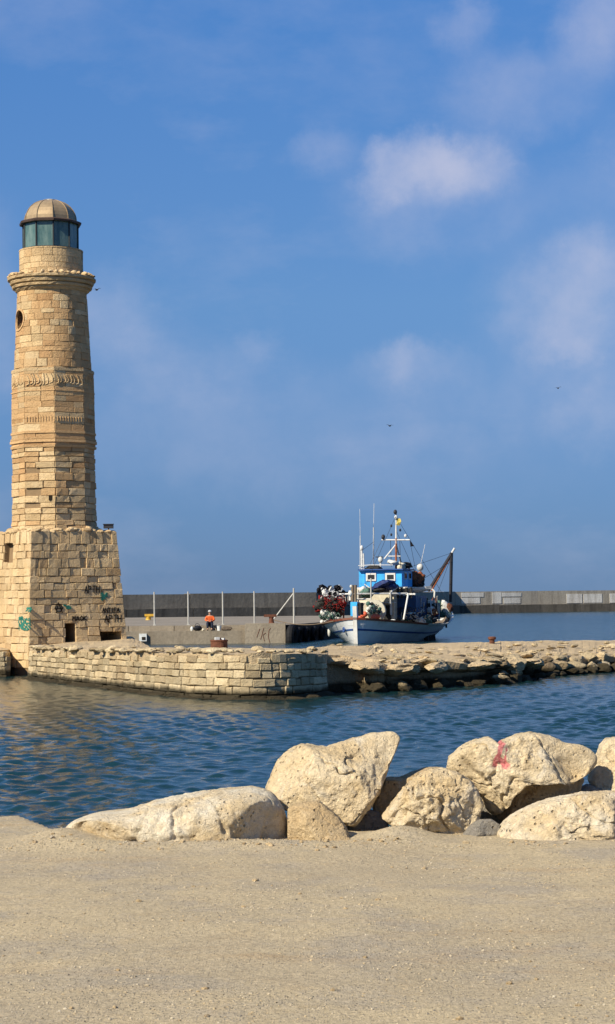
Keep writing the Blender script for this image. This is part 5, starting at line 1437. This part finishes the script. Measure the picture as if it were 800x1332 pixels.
pbox(545.5, 804, 549, 810, 9.2, .3, 'plastic_white', 'fish_box')
# rigging
for a_, b_ in (((515.3, 670, 8.6), (463, 790, .2)), ((515.3, 672, 8.6), (586, 790, 17.5)), ((497, 702, 8.6), (478, 741, 8)), ((533, 702, 8.6), (545, 765, 11)), ((515.3, 690, 8.6), (549, 765, 12)), ((591, 714, 14), (562, 790, 15)), ((588, 719, 14), (524, 741, 9)), ((471, 716, 7.8), (486, 705, 9)), ((441, 773, 4.5), (463, 795, .6))):
    pbar([a_, b_], .012, 'dark_metal', 'rigging_line')
for i in range(7):
    x = 443+i*3.1; pbar([(x, 773, 4.6), (x+.5, 781+r6.uniform(0, 6), 4.6)], .025, r6.choice(['dark_gear', 'galvanised', 'deck_wood']), 'hanging_rope')
for i in range(14):
    x = 514+i*4.2; y0 = 778+r6.uniform(-3, 6); pbar([(x, y0, 11+r6.uniform(-1, 2)), (x+r6.uniform(-2, 2), y0+r6.uniform(8, 22), 11)], r6.uniform(.02, .05), r6.choice(['dark_gear', 'galvanised', 'orange_rust', 'white_paint']), 'gear_pole')
for i in range(12):
    heap(528+r6.uniform(-2, 40), 800+r6.uniform(-8, 6), 12+r6.uniform(-1, 1.5), r6.uniform(.3, .7), r6.uniform(.25, .6), r6.choice(['dark_gear', 'green_net', 'float_white', 'rust', 'blue_tarp', 'orange_rust']), 'net_bundle', 200+i, 3, .5)
# mooring rope to the quay bollard
e = hull_pt(.07, 1.0); cr, sr = cos(-PSI), sin(-PSI); ew = bs+Vector((-e.x*cr-e.y*sr, -e.x*sr+e.y*cr, e.z))
rp_ = MB(); pts = []
for i in range(13):
    t = i/12; q = pr.lerp(ew, t); q.z -= .28*sin(pi*t); pts.append(q)
rp_.tube(pts, .03, 6).build('mooring_rope', 'deck_wood', org=pr, label='slack mooring rope from the quay bollard to the boat', cat='rope')

# ------------------------------------------------------------------ birds
def bird(px, py, d, span, rz, roll, label):
    c = W(px, py, d); b = empty('bird', c, label, 'bird', 'small dark birds in the sky', rz=rz, local=True); s = span
    MB().ball((0, 0, 0), s*.10, 10, 7, (1, 2.6, .9)).ball((0, -s*.26, s*.03), s*.065, 8, 6).add([(-.05*s, .2*s, 0), (.05*s, .2*s, 0), (.09*s, .42*s, .01*s), (-.09*s, .42*s, .01*s)], [(0, 1, 2, 3)]).build('body', 'bird_dark', b)
    for sd in (-1, 1):
        V = []
        for (x, y0, y1, z) in ((.05, -.12, .12, .03), (.25, -.16, .08, .14+roll*sd*.1), (.5, -.02, .08, .10+roll*sd*.2)):
            V += [(sd*x*s, y0*s, z*s), (sd*x*s, y1*s, z*s)]
        V += [(x, y, z+.02*s) for x, y, z in V]
        MB().add(V, [(0, 1, 3, 2), (2, 3, 5, 4), (6, 8, 9, 7), (8, 10, 11, 9), (0, 2, 8, 6), (2, 4, 10, 8), (1, 7, 9, 3), (3, 9, 11, 5), (4, 5, 11, 10)]).build('wing', 'bird_dark', b)
bird(126, 377, 78, .34, .6, .5, 'dark bird flying just right of the lighthouse cornice')
bird(507, 554, 70, .26, -.5, -.3, 'small dark bird flying above the boat')
bird(726, 505, 70, .24, .2, .4, 'small dark bird flying in the sky at far right')
